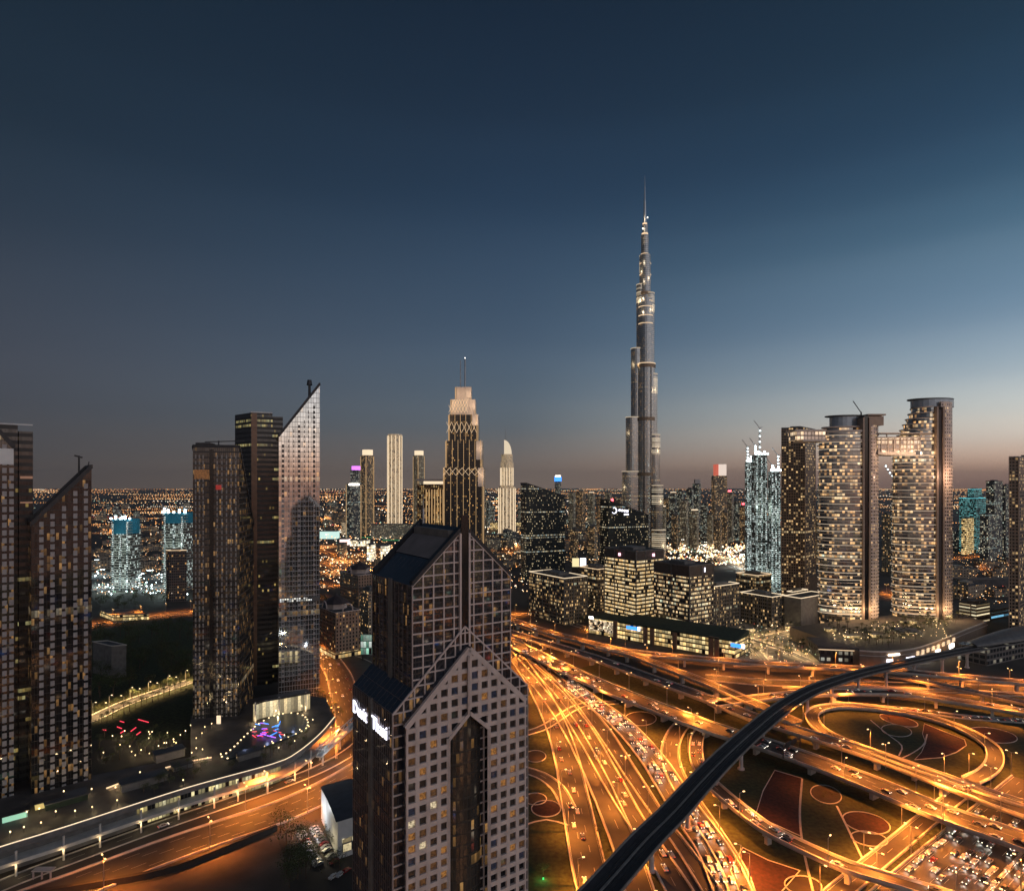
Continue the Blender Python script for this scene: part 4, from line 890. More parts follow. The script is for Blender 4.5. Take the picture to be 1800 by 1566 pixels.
def bld(label, pxl, pxc, pxr, Y, ytop, m, th=34, name='office_block', cat='building', ztop=None, cap=0, capm=None, crown=None, roof=ROOF, plant=True, fins=0, finm=None, group=None, th2=None, deep=None):
    o, u, v, lu, lv = corner(pxl, pxc, pxr, Y, th, th2); z = ZW(ytop, Y) if ztop is None else ztop
    lu, lv = max(6, min(160, abs(lu))), max(6, min(160, abs(lv)))
    if deep: lv = deep
    t = thing(name, label, cat, (o[0], o[1], 0), 0, group); b = MB(); b.prism(quad2(o, u, v, 0, lu, 0, lv), 0, z - cap, 0, 1); b.build('wall', [m, roof], t)
    if cap:
        b = MB(); b.prism(quad2(o, u, v, -.25, lu + .25, -.25, lv + .25), z - cap, z, 0, 1); b.build('top_storey', [capm or CONC_D, roof], t)
    b = MB()
    for (a0, a1, b0, b1) in ((-.3, lu + .3, -.3, .3), (-.3, lu + .3, lv - .3, lv + .3), (-.3, .3, .3, lv - .3), (lu - .3, lu + .3, .3, lv - .3)): b.obox(o, u, v, a0, a1, b0, b1, z + .01, z + (.75 if crown else 1.1))
    b.build('parapet', crown or CONC_D, t)
    if plant:
        b = MB(); b.obox(o, u, v, lu * .25, lu * .7, lv * .3, lv * .75, z + .02, z + 3.2); b.build('plant_room', CONC_D, t)
    if fins:
        b = MB()
        for k in range(fins + 1):
            a = lu * k / fins; b.obox(o, u, v, a - .35, a + .35, -.6, -.02, 0, z)
            c = lv * k / fins; b.obox(o, u, v, -.6, -.02, c - .35, c + .35, 0, z)
        b.build('fin', finm or CONC_D, t)
    return t, o, u, v, lu, lv, z
# lit office blocks behind the podium
DKBR = mat('dark_brown_band', (.06, .045, .04), .5)
t, o, u, v, lu, lv, z = bld('brightly lit square office block with dark top storey and two pink roof logos', 1063, 1118, 1166, 700, 970, F_OFF, cap=9, capm=DKBR, fins=3)
for f_, c in (((1,), .5), ((0,), .62)):
    b = MB(); p = at(o, u, v, lu * c, -.4) if f_[0] == 0 else at(o, u, v, -.4, lv * c); b.prism(ellipse(*p, 1.6, 1.6, 10), z - 6.5, z - 3.4); b.build('roof_logo', lamp_mat('pink_logo_%s' % f_[0], (1, .45, .55), 3), t)
t, o, u, v, lu, lv, z = bld('lit office block with deep brown blank top right of the brightest block', 1150, 1212, 1254, 640, 996, F_OFF2, cap=11, capm=DKBR, fins=2)
b = MB(); p = at(o, u, v, lu * .62, -.4); b.prism(ellipse(*p, .7, .5, 8), z - 7, z - 2.5); b.build('sign', E_SIGN, t)
bld('lower office block with glowing roof edge right of the brown topped block', 1236, 1252, 1299, 690, 1032, F_LOW, crown=E_STRIPW, fins=8)
bld('low office block with glowing cornice below the black slanted tower', 930, 992, 1032, 715, 1017, F_LOW, crown=E_STRIPW, fins=5)
bld('mid height lit block seen between the low cornice block and the brightest block', 1018, 1050, 1080, 790, 1001, F_LOW, crown=E_STRIP)
bld('low block with a long glowing roof edge, left of the round tower foot', 1302, 1357, 1380, 700, 1050, F_LOW, crown=E_STRIPW, fins=7)
bld('small low block with lit eaves squeezed between the long low block and the round tower', 1385, 1392, 1420, 730, 1041, F_LOW, crown=E_STRIPW)
bld('dim block behind the long low block, with short lit roof line', 1294, 1332, 1356, 810, 1012, F_LOW, crown=E_STRIP)
bld('brown blank walled hall left of the round tower, above the small low block', 1395, 1405, 1452, 800, 1016, mat('brown_blank_wall', (.20, .15, .11), .8), roof=ROOF, plant=False, name='hall')
bld('long low hall with a white lit line under its roof, beside the round tower foot', 1404, 1408, 1455, 690, 1052, CONC_D, crown=E_STRIPW, plant=False, name='hall', deep=20)
# podium with pillars along the road
pa, pb = P(1035, 1113), P(1291, 1160); d = (pb - pa); Lp = d.length; d.normalize(); up_ = (d.x, d.y); vp = (-d.y, d.x); op = (pa.x, pa.y)
t = thing('podium_building', 'long gold lit podium with brown pillars and dark green roof along the road', 'building', (pa.x, pa.y, 0))
b = MB(); b.prism(quad2(op, up_, vp, 0, Lp, 0, 34), 0, 17, 0, 1); b.build('wall', [F_GOLDLOW, ROOF_G], t)
PILL = mat('brown_pillar', (.30, .17, .10), .7, 0, .15)
for px_ in (1094, 1151, 1163, 1201, 1258, 1266):
    f_ = (px_ - 1035) / 256; f_ = f_ ** 1.06; b = MB(); b.obox(op, up_, vp, Lp * f_ - 2.2, Lp * f_ + 2.2, -1.8, -.02, 0, 18.5); b.build('pillar', PILL, t)
b = MB(); b.prism(quad2(op, up_, vp, Lp * .24, Lp * 1.01, -2, 33), [17.01] * 4, [19, 18, 22, 21], 0, 0); b.build('roof', ROOF_G, t)
b = MB(); b.obox(op, up_, vp, .5, Lp * .2, -.5, -.03, 4, 16); b.build('lit_screen_wall', facade('screen_wall', (.2, .15, .1), 1.6, 1.8, .1, .1, .9, .9, .2, [(0, (1, .65, .35)), (1, (1, .85, .6))], 1.5), t)
b = MB(); b.obox(op, up_, vp, 1, 6, -1.2, -.6, 16.5, 19); b.build('floodlight', E_WHITE, t)
for f_, wd in ((.30, 13), (.985, 10)):
    b = MB(); b.obox(op, up_, vp, Lp * f_, Lp * f_ + wd, -2.6, -2.1, 12.5, 15.8); b.build('blue_sign', E_BLUE, t); b = MB(); b.obox(op, up_, vp, Lp * f_ + wd, Lp * f_ + wd + 2.6, -2.7, -2.1, 12.5, 16.4); b.build('white_sign', E_SIGN, t)
# black slanted twins
t, o, u, v, w_ = sail('black glass office tower with slanting roof, standing alone left of centre', 925, 993, 1040, 22, 24, 163, 141, 0, F_BP, None, name='office_tower')
t, o, u, v, w_ = sail('black slanted glass tower with white crescent logo near its top, before the needle', 1069, 1140, 950, 22, 24, 137, 113, 0, F_BP, None, name='office_tower')
b = MB()
for k in range(10):
    a0, a1 = math.radians(-150 + 27 * k), math.radians(-150 + 27 * (k + 1)); f0 = lambda a: Vector((*at(o, u, v, 10.5 + 4.2 * math.cos(a), -.4), 121.5 + 4.2 * math.sin(a))); b.bar(f0(a0), f0(a1), .5, .6 + .9 * math.sin(math.pi * k / 9))
b.build('crescent_logo', E_SIGN, t)
b = MB()
for k in range(4): b.obox(o, u, v, 18.5 + k * 4.6, 21.6 + k * 4.6, -.5, -.05, 120.4 - k * .5, 123.6 - k * .5)
b.obox(o, u, v, 28, 36, -.5, -.05, 114.4, 116.6); b.build('logo_letters', E_SIGN, t)
b = MB(); q = at(o, u, v, 9, 3); b.prism(ellipse(*q, 1.8, 1.8, 8), 135, 139.5); b.build('red_beacon', E_RED, t)
t = thing('billboard', 'lit advertising hoarding with one yellow and one white panel, right of the black tower', 'billboard', (XW(1005, 850), 850, 0))
for x0, x1, m_ in ((1006, 1018, lamp_mat('yellow_panel_glow', (1, .85, .45), 1.0)), (1020, 1030, E_SIGN)):
    b = MB(); b.box(XW(x0, 850), XW(x1, 850), 850, 851, ZW(996, 850), ZW(981, 850)); b.build('panel', m_, t)
b = MB(); b.box(XW(1005, 850), XW(1031, 850), 851.05, 852, 0, ZW(979, 850)); b.build('frame', DARK, t)

# ------------------------------------------------------------------ curved twin towers with the sky bridge
F_SKY = facade('curved_glass', (.10, .09, .085), 2.6, 3.8, .03, .06, .90, .34, .02, [(0, (1, .50, .17)), (.4, (1, .70, .36)), (.7, (1, .88, .62)), (1, (.45, .92, .88))], 1.1, 1.0, (.34, .36, .38), .9, .08, .4, .1, .7)
F_SKYR = facade('curved_punched', (.72, .58, .50), 3.4, 3.8, .26, .25, .75, .25, .0, [(0, (1, .6, .28)), (1, (1, .8, .5))], .8, 1.0, (.06, .05, .05), .4, .12, .5, .2, .7)
SLAB = mat('balcony_edge', (.78, .66, .56), .5, .1, .06)
TANP = mat('tan_pier', (.42, .31, .24), .5, .15, .1)
def half_ell(cx, cy, a, b, n=20, a0=180, a1=360): return [(cx + a * math.cos(R(t)), cy + b * math.sin(R(t))) for t in (a0 + (a1 - a0) * k / n for k in range(n + 1))]
def curved_tower(label, pl, ps, pr, Y, ymain, ytop, tall_right, zb=14):
    """pl..ps rounded glass part, ps fin pier, ps+..pr punched rear part"""
    xl, xs, xr = XW(pl, Y), XW(ps, Y), XW(pr, Y); zm = ZW(ymain, Y); zt = ZW(ytop, Y)
    t = thing('curved_tower', label, 'tower', ((xl + xr) / 2, Y, 0)); w_ = xs - xl
    A = [(xs, Y + 34)] + [(xs - w_ * math.sin(R(a)), Y + 17 + 19 * math.cos(R(a))) for a in range(10, 180, 12)] + [(xs, Y - 2)]
    b = MB(); b.prism(A[::-1] if False else A, 0, zm, 0, 1); b.build('glass_body', [F_SKY, ROOF], t)
    wr = xr - xs; Bp = [(xs + 7, Y - 1)] + [(xs + 7 + (wr - 7) * math.sin(R(a)), Y + 17 - 18 * math.cos(R(a))) for a in range(8, 180, 12)] + [(xs + 7, Y + 35)]
    zr = zt if tall_right else zm + 6; b = MB(); b.prism(Bp, 0, zr, 0, 1); b.build('punched_body', [F_SKYR, ROOF], t)
    b = MB(); z = zb + 4
    def ring(poly, z, out=1.0, h=.75):
        c = (sum(p[0] for p in poly) / len(poly), sum(p[1] for p in poly) / len(poly))
        q = [(p[0] + (p[0] - c[0]) / max(1, math.hypot(p[0] - c[0], p[1] - c[1])) * out, p[1] + (p[1] - c[1]) / max(1, math.hypot(p[0] - c[0], p[1] - c[1])) * out) for p in poly]
        b.prism(q, z, z + h, 0, 0, True, True)
    k = 0
    while z < zm - 2:
        ring(A, z, 1.9 if k % 7 == 0 else .9, 1.0 if k % 7 == 0 else .7); ring(Bp, z, .7, .7); z += 3.8; k += 1
    if not tall_right: ring(A, 208.4, 3, 2.1); ring(A, 218.6, 3, 2.4)
    b.build('balcony_edges', SLAB, t); b = MB(); z = zb + 4; k = 0
    while z < zm - 2:
        if k % 2 == 0: ring(A, z - .35, 1.3 if k % 7 else 2.2, .22)
        z += 3.8; k += 1
    b.build('floor_light', lamp_mat('floor_line_glow_%d' % pl, (1, .82, .6), .75), t)
    b = MB(); b.box(xs - .2, xs + 1.6, Y - 5, Y + 30, 0, zm + (14 if not tall_right else zt - zm - 6)); b.box(xs + 6.6, xs + 8.6, Y - 5, Y + 30, 0, zm + (14 if not tall_right else zt - zm - 6)); b.build('pier', TANP, t)
    b = MB(); b.box(xs + 1.65, xs + 6.55, Y - 3.5, Y + 30, 0, zm + (16 if not tall_right else zt - zm - 9)); b.build('dark_slot', BLK if not tall_right else DKBR, t)
    return t, xl, xs, xr, zm, zt, A
SKYD = mat('blue_grey_drum', (.30, .35, .40), .3, .5, .1)
t, xl, xs, xr, zm, zt, A = curved_tower('left round balcony tower with dark centre slot and crane on its roof', 1454, 1513, 1556, 690, 757, 733, False)
c_ = ((xl + xs) / 2 + 4, 707)
for i, (sx_, z0, z1, m_) in enumerate(((1.06, zm + 4, zm + 5.5, SLAB), (.86, zm + .02, zm + 4, F_SKY), (.72, zm + 6, zm + 17, SKYD), (.92, zm + 17, zm + 18, ROOF))):
    b = MB(); b.prism(ellipse(c_[0] + 8, c_[1], 26 * sx_, 15 * sx_, 24), z0, z1); b.build('crown_tier', m_, t)
b = MB(); b.box(xs + 8.7, xr - 1, 691, 720, zm + 6.05, zm + 16); b.box(xs + 8, xr + 1, 690, 722, zm + 17, zm + 18.5); b.build('crown_block', TANP, t)
b = MB(); q = (xs + 6, 700); b.tube((*q, zm + 16), (*q, zm + 22), .9, .7); b.bar((q[0], 700, zm + 21), (q[0] - 9, 700, zm + 34), .7, .7); b.build('roof_crane', DARK, t)
for k in range(9): light(t, (-28 + 7.5 * k, -9, 24), 'POINT', 2600, (1, .62, .32), 1.2)
t, xl, xs, xr, zm, zt, A = curved_tower('right and taller of the two round balcony towers, terraces stepping up to its top', 1588, 1642, 1688, 690, 792, 706, True)
b_top = zm
for k in range(7):                                                     # terraces above the bridge
    z0 = 204 + k * 6.2; x0 = xl + 2 + k * 3.6; pl_ = [(xs, 724)] + [(xs - (xs - x0) * math.sin(R(a)), 707 + 17 * math.cos(R(a))) for a in range(10, 180, 14)] + [(xs, 690)]
    b = MB(); b.prism(pl_, z0 if k else zm, z0 + 6.0, 0, 1); b.build('terrace', [F_SKY, ROOF], t)
    b = MB(); b.prism([(p[0] - 1.4 if p[0] < xs - 4 else p[0], p[1]) for p in pl_], z0 + 5.2, z0 + 6.3, 0, 0, True, True); b.build('terrace_edge', SLAB, t)
b = MB(); b.prism(ellipse((xl + xs) / 2 + 26, 707, 23, 14, 24), 247.5, 256); b.build('crown_tier', SKYD, t)
b = MB(); b.prism(ellipse((xl + xs) / 2 + 24, 707, 25, 15, 24), 256.02, 257); b.build('crown_roof', ROOF, t)
for k in range(9): light(t, (-28 + 7.5 * k, -9, 24), 'POINT', 2600, (1, .62, .32), 1.2)
for x in (10, 22, 32): light(t, (x, -16, 170), 'POINT', 9000, (1, .62, .42), 3)
t = thing('sky_bridge', 'glazed sky bridge joining the two round balcony towers high above the street', 'bridge', (XW(1595, 690), 690, 0))
x0, x1 = XW(1545, 690), XW(1650, 690)
F_BR = facade('bridge_glass', (.55, .42, .33), 4, 5, .1, .15, .85, .5, .3, [(0, (1, .66, .36)), (1, (1, .86, .62))], 1.1, .6, (.6, .52, .46), .7, .2, .4)
b = MB(); b.box(x0, x1, 692, 714, 197, 212); b.build('body', F_BR, t)
b = MB(); b.box(x0 - 2, x1 - 2, 690, 717, 212.02, 213.4); b.build('roof', SLAB, t)
b = MB(); b.box(x0 + 1, x1 - 6, 689, 702, 217, 218); b.box(x0 + 9, x0 + 10, 691, 692, 213.4, 217); b.box(x1 - 20, x1 - 19, 691, 692, 213.4, 217); b.build('canopy', SLAB, t)
b = MB(); b.prism([(x0, 691.5), (x1, 691.5), (x1, 716.5), (x0, 716.5)], [194, 192, 192, 194], 196.98, 0, 0, True, True); b.build('soffit', SLAB, t)
for k in range(9): b = MB(); xx = x0 + 3 + k * 7.2; b.box(xx, xx + .8, 691.2, 691.95, 197, 212); b.build('mullion', SLAB, t)
for x in (-16, 0, 16): light(t, (x, -12, 196), 'POINT', 5000, (1, .66, .42), 2)
t = thing('sky_terrace', 'long flat cantilever terrace pointing left from the left round tower', 'bridge', (XW(1440, 690), 690, 0))
b = MB(); b.box(XW(1402, 690), XW(1453, 690), 692, 714, 210.5, 219.5); b.build('body', F_BR, t); b = MB(); b.box(XW(1398, 690), XW(1453, 690), 690, 715, 219.52, 221.6); b.box(XW(1412, 690), XW(1453, 690), 690, 715, 208.4, 210.48); b.build('deck_edge', SLAB, t)
tt, o, u, v, lu, lv, z = bld('dark brown slab tower with scattered lit windows, left of the round towers', 1374, 1415, 1433, 800, 752, F_TAN, 48, 'slab_tower', 'tower', fins=1, finm=TANP, th2=160)
# mall with curved wall, dark pavilion, station
MALLW = mat('mall_wall', (.34, .24, .17), .75, 0, .12)
wp = [P(*q) for q in ((1511, 1170), (1535, 1172), (1562, 1172), (1590, 1169), (1615, 1164), (1650, 1151), (1690, 1133), (1735, 1114))]; wp = smoothpath(wp, 6)
t = thing('mall', 'low mall with curved tan front wall, white screens and roof garden below the round towers', 'building', (wp[0].x, wp[0].y, 0))
b = MB(); poly = [(p.x, p.y) for p in wp] + [(wp[-1].x, wp[-1].y + 70), (wp[0].x - 20, wp[0].y + 95)]; b.prism(poly, 0, 13, 0, 1); b.build('wall', [MALLW, mat('terrace_paving', (.11, .09, .07), .8)], t)
b = MB(); ns_ = normals(wp); rail(b, wp, ns_, -.3, .3, 13, 14.2, 0); rail(b, wp, ns_, -.45, .3, 9.3, 9.9, 0); b.build('cornice', SLAB, t)
def on_wall(px0, px1, z0, z1, m, nm):
    k0, k1 = (px0 - 900) / F, (px1 - 900) / F
    def hit(k):
        for i in range(len(wp) - 1):
            a, c = wp[i], wp[i + 1]; f0, f1 = a.x - k * a.y, c.x - k * c.y
            if f0 <= 0 <= f1: return a.lerp(c, -f0 / (f1 - f0))
        return wp[-1]
    a, c = hit(k0), hit(k1); dd = (c - a).normalized(); nn = Vector((dd.y, -dd.x, 0)); b = MB()
    b.obox((a.x, a.y), dd[:2], nn[:2], 0, (c - a).length, .3, 1.0, z0, z1); return b.build(nm, m, t)
on_wall(1558, 1607, 2.2, 6.8, E_SIGN, 'video_screen'); on_wall(1561, 1580, 9.9, 11.2, E_WHITE, 'lit_sign')
for x in (1618, 1644, 1668): on_wall(x, x + 7, 1.8, 5.6, E_WHITE, 'lit_window')
for k in range(8): on_wall(1610 + k * 9, 1614 + k * 9, 7, 10.6, E_STRIP, 'niche')
for x in (1640, 1662, 1692): q = P(x, 1165, 0); light(t, tuple(Vector((XW(x, 585), 585, 6)) - t.location), 'POINT', 2600, (1, .55, .2), .5)
t = thing('pavilion', 'dark low pavilion with flat roof and blue lit windows left of the mall wall', 'building', (*P(1443, 1163)[:2], 0))
a, c = P(1441, 1163), P(1510, 1166); dd = (c - a).normalized(); b = MB(); b.obox((a.x, a.y), dd[:2], (-dd.y, dd.x), 0, (c - a).length - .5, 0, 34, 0, 12); b.build('wall', facade('pavilion_wall', (.05, .04, .035), 5, 6, .2, .2, .7, .35, 0, COOL, .5), t)
b = MB(); b.obox((a.x, a.y), dd[:2], (-dd.y, dd.x), -1.5, (c - a).length, -1.5, 35, 12.02, 14.2); b.build('roof', mat('pavilion_roof', (.10, .08, .075), .8), t)
b = MB(); b.obox((a.x, a.y), dd[:2], (-dd.y, dd.x), -1.6, (c - a).length, -1.9, -1.52, 11.4, 12); b.build('eaves_light', E_STRIP, t)
t = thing('station', 'grey shell roofed railway station at the right end of the viaduct', 'station', (*P(1770, 1128, 12)[:2], 0))
p0, p1 = P(1705, 1136, 15), P(1850, 1108, 15); dd = (p1 - p0).normalized(); nn = Vector((-dd.y, dd.x, 0)); b = MB(); Ls = (p1 - p0).length; n = 16
for i in range(n):
    for j in range(10):
        def S(i, j):
            f_ = i / n; w_ = 6 + 9 * math.sin(math.pi * min(1, f_ * 1.2) * .5); a_ = math.pi * j / 10; return p0 + dd * Ls * f_ + nn * w_ * math.cos(a_) + Vector((0, 0, 1 + (2.5 + 5 * math.sin(math.pi * f_ * .8)) * math.sin(a_)))
        b.face([S(i, j), S(i + 1, j), S(i + 1, j + 1), S(i, j + 1)])
b.build('roof_shell', mat('shell_grey', (.10, .095, .09), .5, .2, .25), t, True)
b = MB(); b.obox(p0[:2], dd[:2], nn[:2], 3, Ls, -12, 12, 0, 15); b.build('base', facade('station_base', (.15, .13, .12), 5, 5, .1, .2, .8, .2, .0, COOL, .35), t)

# ------------------------------------------------------------------ right edge and far right
bld('tall tan tower cut by the right edge of the photo with red beacon', 1774, 1791, 1850, 650, 803, F_TAN, 40, 'slab_tower', 'tower', fins=1, finm=TANP, th2=158, crown=CONC)
bld('teal lit office block right of the round towers, bright line on its roof edge', 1686, 1716, 1734, 1480, 876, F_TEAL, 40, crown=E_TEAL, plant=True)
bld('yellow fronted block below the teal office block', 1690, 1698, 1712, 1440, 912, F_GOLDLOW, 40)
bld('small teal roofed tower behind the teal office block', 1701, 1712, 1726, 1750, 860, F_TEAL, 30, crown=E_TEAL, name='far_tower', cat='tower')
bld('dark tower with lit top floors and red beacon between teal block and right edge tower', 1733, 1748, 1763, 1400, 846, F_RES3, 30, name='far_tower', cat='tower')
bld('narrow grey tower touching the right edge tower', 1762, 1768, 1778, 1350, 853, F_RES3, 30, name='far_tower', cat='tower')
bld('dark grey block right of the teal office, in front of the lit topped tower', 1722, 1737, 1752, 1320, 905, F_RES3, 30)
bld('tan low building with yellow lit floors right of the round tower foot', 1686, 1716, 1740, 720, 1064, facade('striped_low', (.22, .16, .12), 30, 3.9, .02, .4, .8, .8, .6, [(0, (1, .75, .4)), (1, (1, .9, .6))], 1.1, 1.0, (.03, .03, .03)), 28)
bld('low building with blue lit floor at the foot of the right edge tower', 1735, 1742, 1792, 740, 1078, facade('blue_floor', (.14, .11, .09), 30, 6, .02, .4, .8, .8, .7, [(0, (.2, .6, 1)), (1, (.4, .9, 1))], .7, 1.0, (.03, .03, .03)), 28)
bld('wide dark flat roofed shed between the orange avenue and the low tan building', 1680, 1690, 1792, 920, 1020, ROOF, 12, 'shed', plant=False)

# ------------------------------------------------------------------ residential towers on both sides of the needle
bgt = [  # px centre, width, top row, distance, facade, top light, description
 (1006, 12, 866, 2000, 1, 0, 'thin grey tower nearest the black slanted tower'), (1021, 17, 864, 1900, 0, 0, 'broad brown tower second in the hazy row left of the needle'), (1040, 13, 868, 2100, 1, 1, 'brown tower with lit top third in the hazy row left of the needle'),
 (1056, 13, 872, 1850, 0, 0, 'dark brown tower left of the crescent logo tower'), (1070, 12, 866, 2150, 1, 0, 'slim tower just left of the red beacon'), (1088, 14, 876, 1800, 0, 0, 'stout tower half hidden by the foot of the needle'),
 (1166, 12, 893, 1700, 1, 1, 'pale tower with bright flat top just right of the needle'), (1173, 10, 875, 2000, 0, 0, 'thin brown tower rising behind the pale flat topped tower'), (1184, 13, 868, 1900, 2, 1, 'tower with white top light right of the needle foot'),
 (1197, 12, 862, 2000, 2, 0, 'dark grey tower left of the pale crowned tower'), (1214, 12, 859, 1900, 2, 0, 'grey tower below a white floodlit roof'), (1226, 14, 850, 2050, 2, 2, 'dark tower with a pale box crown'),
 (1204, 14, 880, 1650, 1, 0, 'greenish lit tower in front of the dark grey tower'), (1222, 15, 900, 1500, 1, 1, 'wide tower with gold roof line in front of the pale box crown tower'), (1240, 12, 885, 1700, 2, 0, 'grey tower directly left of the tall red and white topped tower'),
 (1250, 9, 905, 1550, 1, 0, 'pale short tower below the tall red and white topped tower'), (1284, 13, 867, 1750, 1, 3, 'tower with red light and white ring on its head'), (1276, 10, 900, 1600, 0, 0, 'brown tower at the foot of the tower with red head light'),
 (1297, 12, 882, 1800, 2, 0, 'teal grey tower right of the tower with red head light'), (1308, 10, 890, 1700, 0, 3, 'small tower with red beacon beside the white lit site towers'), (1188, 11, 905, 1500, 0, 0, 'short brown tower with lit balconies behind the boulevard'),
 (1264, 11, 915, 1450, 0, 0, 'low orange lit tower at the right end of the boulevard'), (1447, 9, 850, 1500, 2, 1, 'grey tower glimpsed left of the round balcony tower'), (1442, 10, 905, 1250, 0, 0, 'brown tower glimpsed low between slab and round towers'),
 (1566, 16, 905, 1150, 0, 0, 'brown tower low in the gap between the round towers'), (1581, 14, 890, 1100, 2, 1, 'dark grey tower in the gap, beside the right round tower'), (1578, 9, 848, 1500, 2, 4, 'distant tower with a lit crane in the gap of the round towers'),
 (981, 11, 846, 3000, 5, 5, 'far blue glowing topped tower behind the black slanted tower'), (1010, 14, 930, 1300, 0, 0, 'short brown block right of the lone black tower'), (1042, 18, 925, 1280, 0, 0, 'orange lit short block left of the crescent logo tower'),
 (858, 10, 880, 2300, 2, 0, 'grey block seen between stepped tower and white crowned tower'), (866, 8, 890, 2200, 2, 0, 'small grey block beside the white crowned tower'), (915, 10, 885, 2400, 2, 1, 'dim block just left of the lone black tower')]
FM = [F_RES, F_RES2, F_RES3]
for px_, w_, yt, Y, fi, top, lab in bgt:
    X0, X1 = XW(px_ - w_ / 2, Y), XW(px_ + w_ / 2, Y); z = ZW(yt, Y); t = thing('residential_tower', lab, 'tower', ((X0 + X1) / 2, Y, 0)); b = MB(); W2 = X1 - X0
    q = [(X0 + W2 * .62, Y - 4), (X1, Y + 4), (X1 - W2 * .4, Y + 26), (X0, Y + 14)]; b.prism(q, 0, z, 0, 1); b.build('wall', [FM[fi % 3], ROOF], t)
    b = MB(); b.box(X0 + W2 * .3, X0 + W2 * .75, Y + 5, Y + 14, z + .02, z + 4); b.build('plant_room', CONC_D, t)
    if top in (1, 2): b = MB(); b.box(X0 + W2 * .2, X0 + W2 * .85, Y - 1, Y + 12, z + (4.05 if top == 1 else 0.1), z + (6.5 if top == 1 else 14)); b.build('crown', E_STRIPW if top == 1 else PALE, t)
    if top == 3: b = MB(); b.box(X0 + W2 * .35, X0 + W2 * .7, Y + 6, Y + 10, z + 4.05, z + 9); b.build('beacon', E_RED, t)
    if top == 5: b = MB(); b.prism(ellipse((X0 + X1) / 2, Y + 8, 17, 12, 16), z, z + 22); b.build('blue_crown', E_BLUE, t); b = MB(); b.prism(ellipse((X0 + X1) / 2, Y + 8, 13, 10, 16), z + 22.02, z + 28); b.build('crown_ring', E_WHITE, t)
    if top == 4:
        b = MB(); b.bar((X0, Y, z), (X0 - 26, Y, z + 42), 1.2, 1.2); b.build('crane_jib', STEEL, t); b = MB()
        for k in range(5): b.box(X0 - 5 * k - 4, X0 - 5 * k - 2, Y - 2, Y - 1, z + 8 * k + 6, z + 8 * k + 8.5)
        b.box(X0 - 3, X0 + 3, Y - 3, Y - 1, z, z + 6); b.build('jib_lights', E_COOL, t)
# tall slim tower with red and white head
Y = 1700; t = thing('residential_tower', 'tall slim tower with red and white glowing head right of the needle', 'tower', (XW(1266, Y), Y, 0))
b = MB(); b.box(XW(1256, Y), XW(1278, Y), Y, Y + 28, 0, ZW(836, Y)); b.build('wall', F_RES, t); b = MB(); b.box(XW(1258, Y), XW(1263, Y), Y, Y + 20, ZW(836, Y) + .02, ZW(816, Y)); b.build('red_screen', lamp_mat('red_screen_glow', (1, .2, .12), .55), t)
b = MB(); b.box(XW(1264.5, Y), XW(1277, Y), Y, Y + 20, ZW(836, Y) + .02, ZW(816, Y)); b.build('white_screen', lamp_mat('white_screen_glow', (1, .82, .7), .8), t)
# lit towers of the old downtown at left of the stepped tower
def fin_tower(label, p0, p1, Y, ytop, nf, fm, wall, depth=None, round_=True, crown=None, step=None):
    X0, X1 = XW(p0, Y), XW(p1, Y); z = ZW(ytop, Y); d_ = depth or (X1 - X0); t = thing('fin_tower', label, 'tower', ((X0 + X1) / 2, Y, 0)); b = MB(); cx, cy = (X0 + X1) / 2, Y + d_ / 2; rx = (X1 - X0) / 2
    poly = ellipse(cx, cy, rx, d_ / 2, 24) if round_ else [(X0, Y), (X1, Y), (X1, Y + d_), (X0, Y + d_)]
    b.prism(poly, 0, z, 0, 1); b.build('wall', [wall, ROOF], t)
    for k in range(nf):
        a = R(190 + 160 * k / (nf - 1)); x, y = (cx + rx * math.cos(a) * 1.02, cy + d_ / 2 * math.sin(a) * 1.02) if round_ else (X0 + (X1 - X0) * k / (nf - 1), Y)
        b = MB(); b.box(x - rx * .03, x + rx * .03, y - rx * .1, y - .02, 0, z - 4); b.build('uplight_glow_fin', fm, t)  # uplighting put into the fins as their own glow
    if crown:
        b = MB(); b.prism([(cx + (p[0] - cx) * .8, cy + (p[1] - cy) * .8) for p in poly], z + .02, z + crown); b.build('crown', E_STRIPW, t)
    return t
fin_tower('tall rounded hotel tower outlined by bright cream fins left of the stepped tower', 679, 705, 2000, 763, 6, E_STRIPW, F_FLOOD)
t = fin_tower('brown tower with white lit cap between purple topped and cream finned towers', 632, 655, 2000, 800, 3, E_GOLD, F_RES, crown=18)
t = fin_tower('pale tower with white lit cap right of the cream finned tower', 725, 745, 2150, 800, 3, E_GOLD, F_RES2, crown=16)
t = fin_tower('dark glass tower with purple glowing head, leftmost of the old downtown', 606, 632, 1850, 850, 2, E_GOLD, F_RES3)
b = MB(); Xc = XW(621, 1850); b.box(XW(616, 1850), XW(630, 1850), 1851, 1880, ZW(850, 1850), ZW(826, 1850)); b.build('upper_storeys', F_RES3, t); b = MB(); b.prism(ellipse(XW(624, 1850), 1862, 13, 9, 14), ZW(826, 1850), ZW(819, 1850)); b.build('purple_head', lamp_mat('purple_glow', (.75, .2, 1), 1.6), t); b = MB(); b.box(XW(614, 1850), XW(632, 1850), 1846, 1849, ZW(853, 1850), ZW(850, 1850)); b.build('white_line', E_WHITE, t)
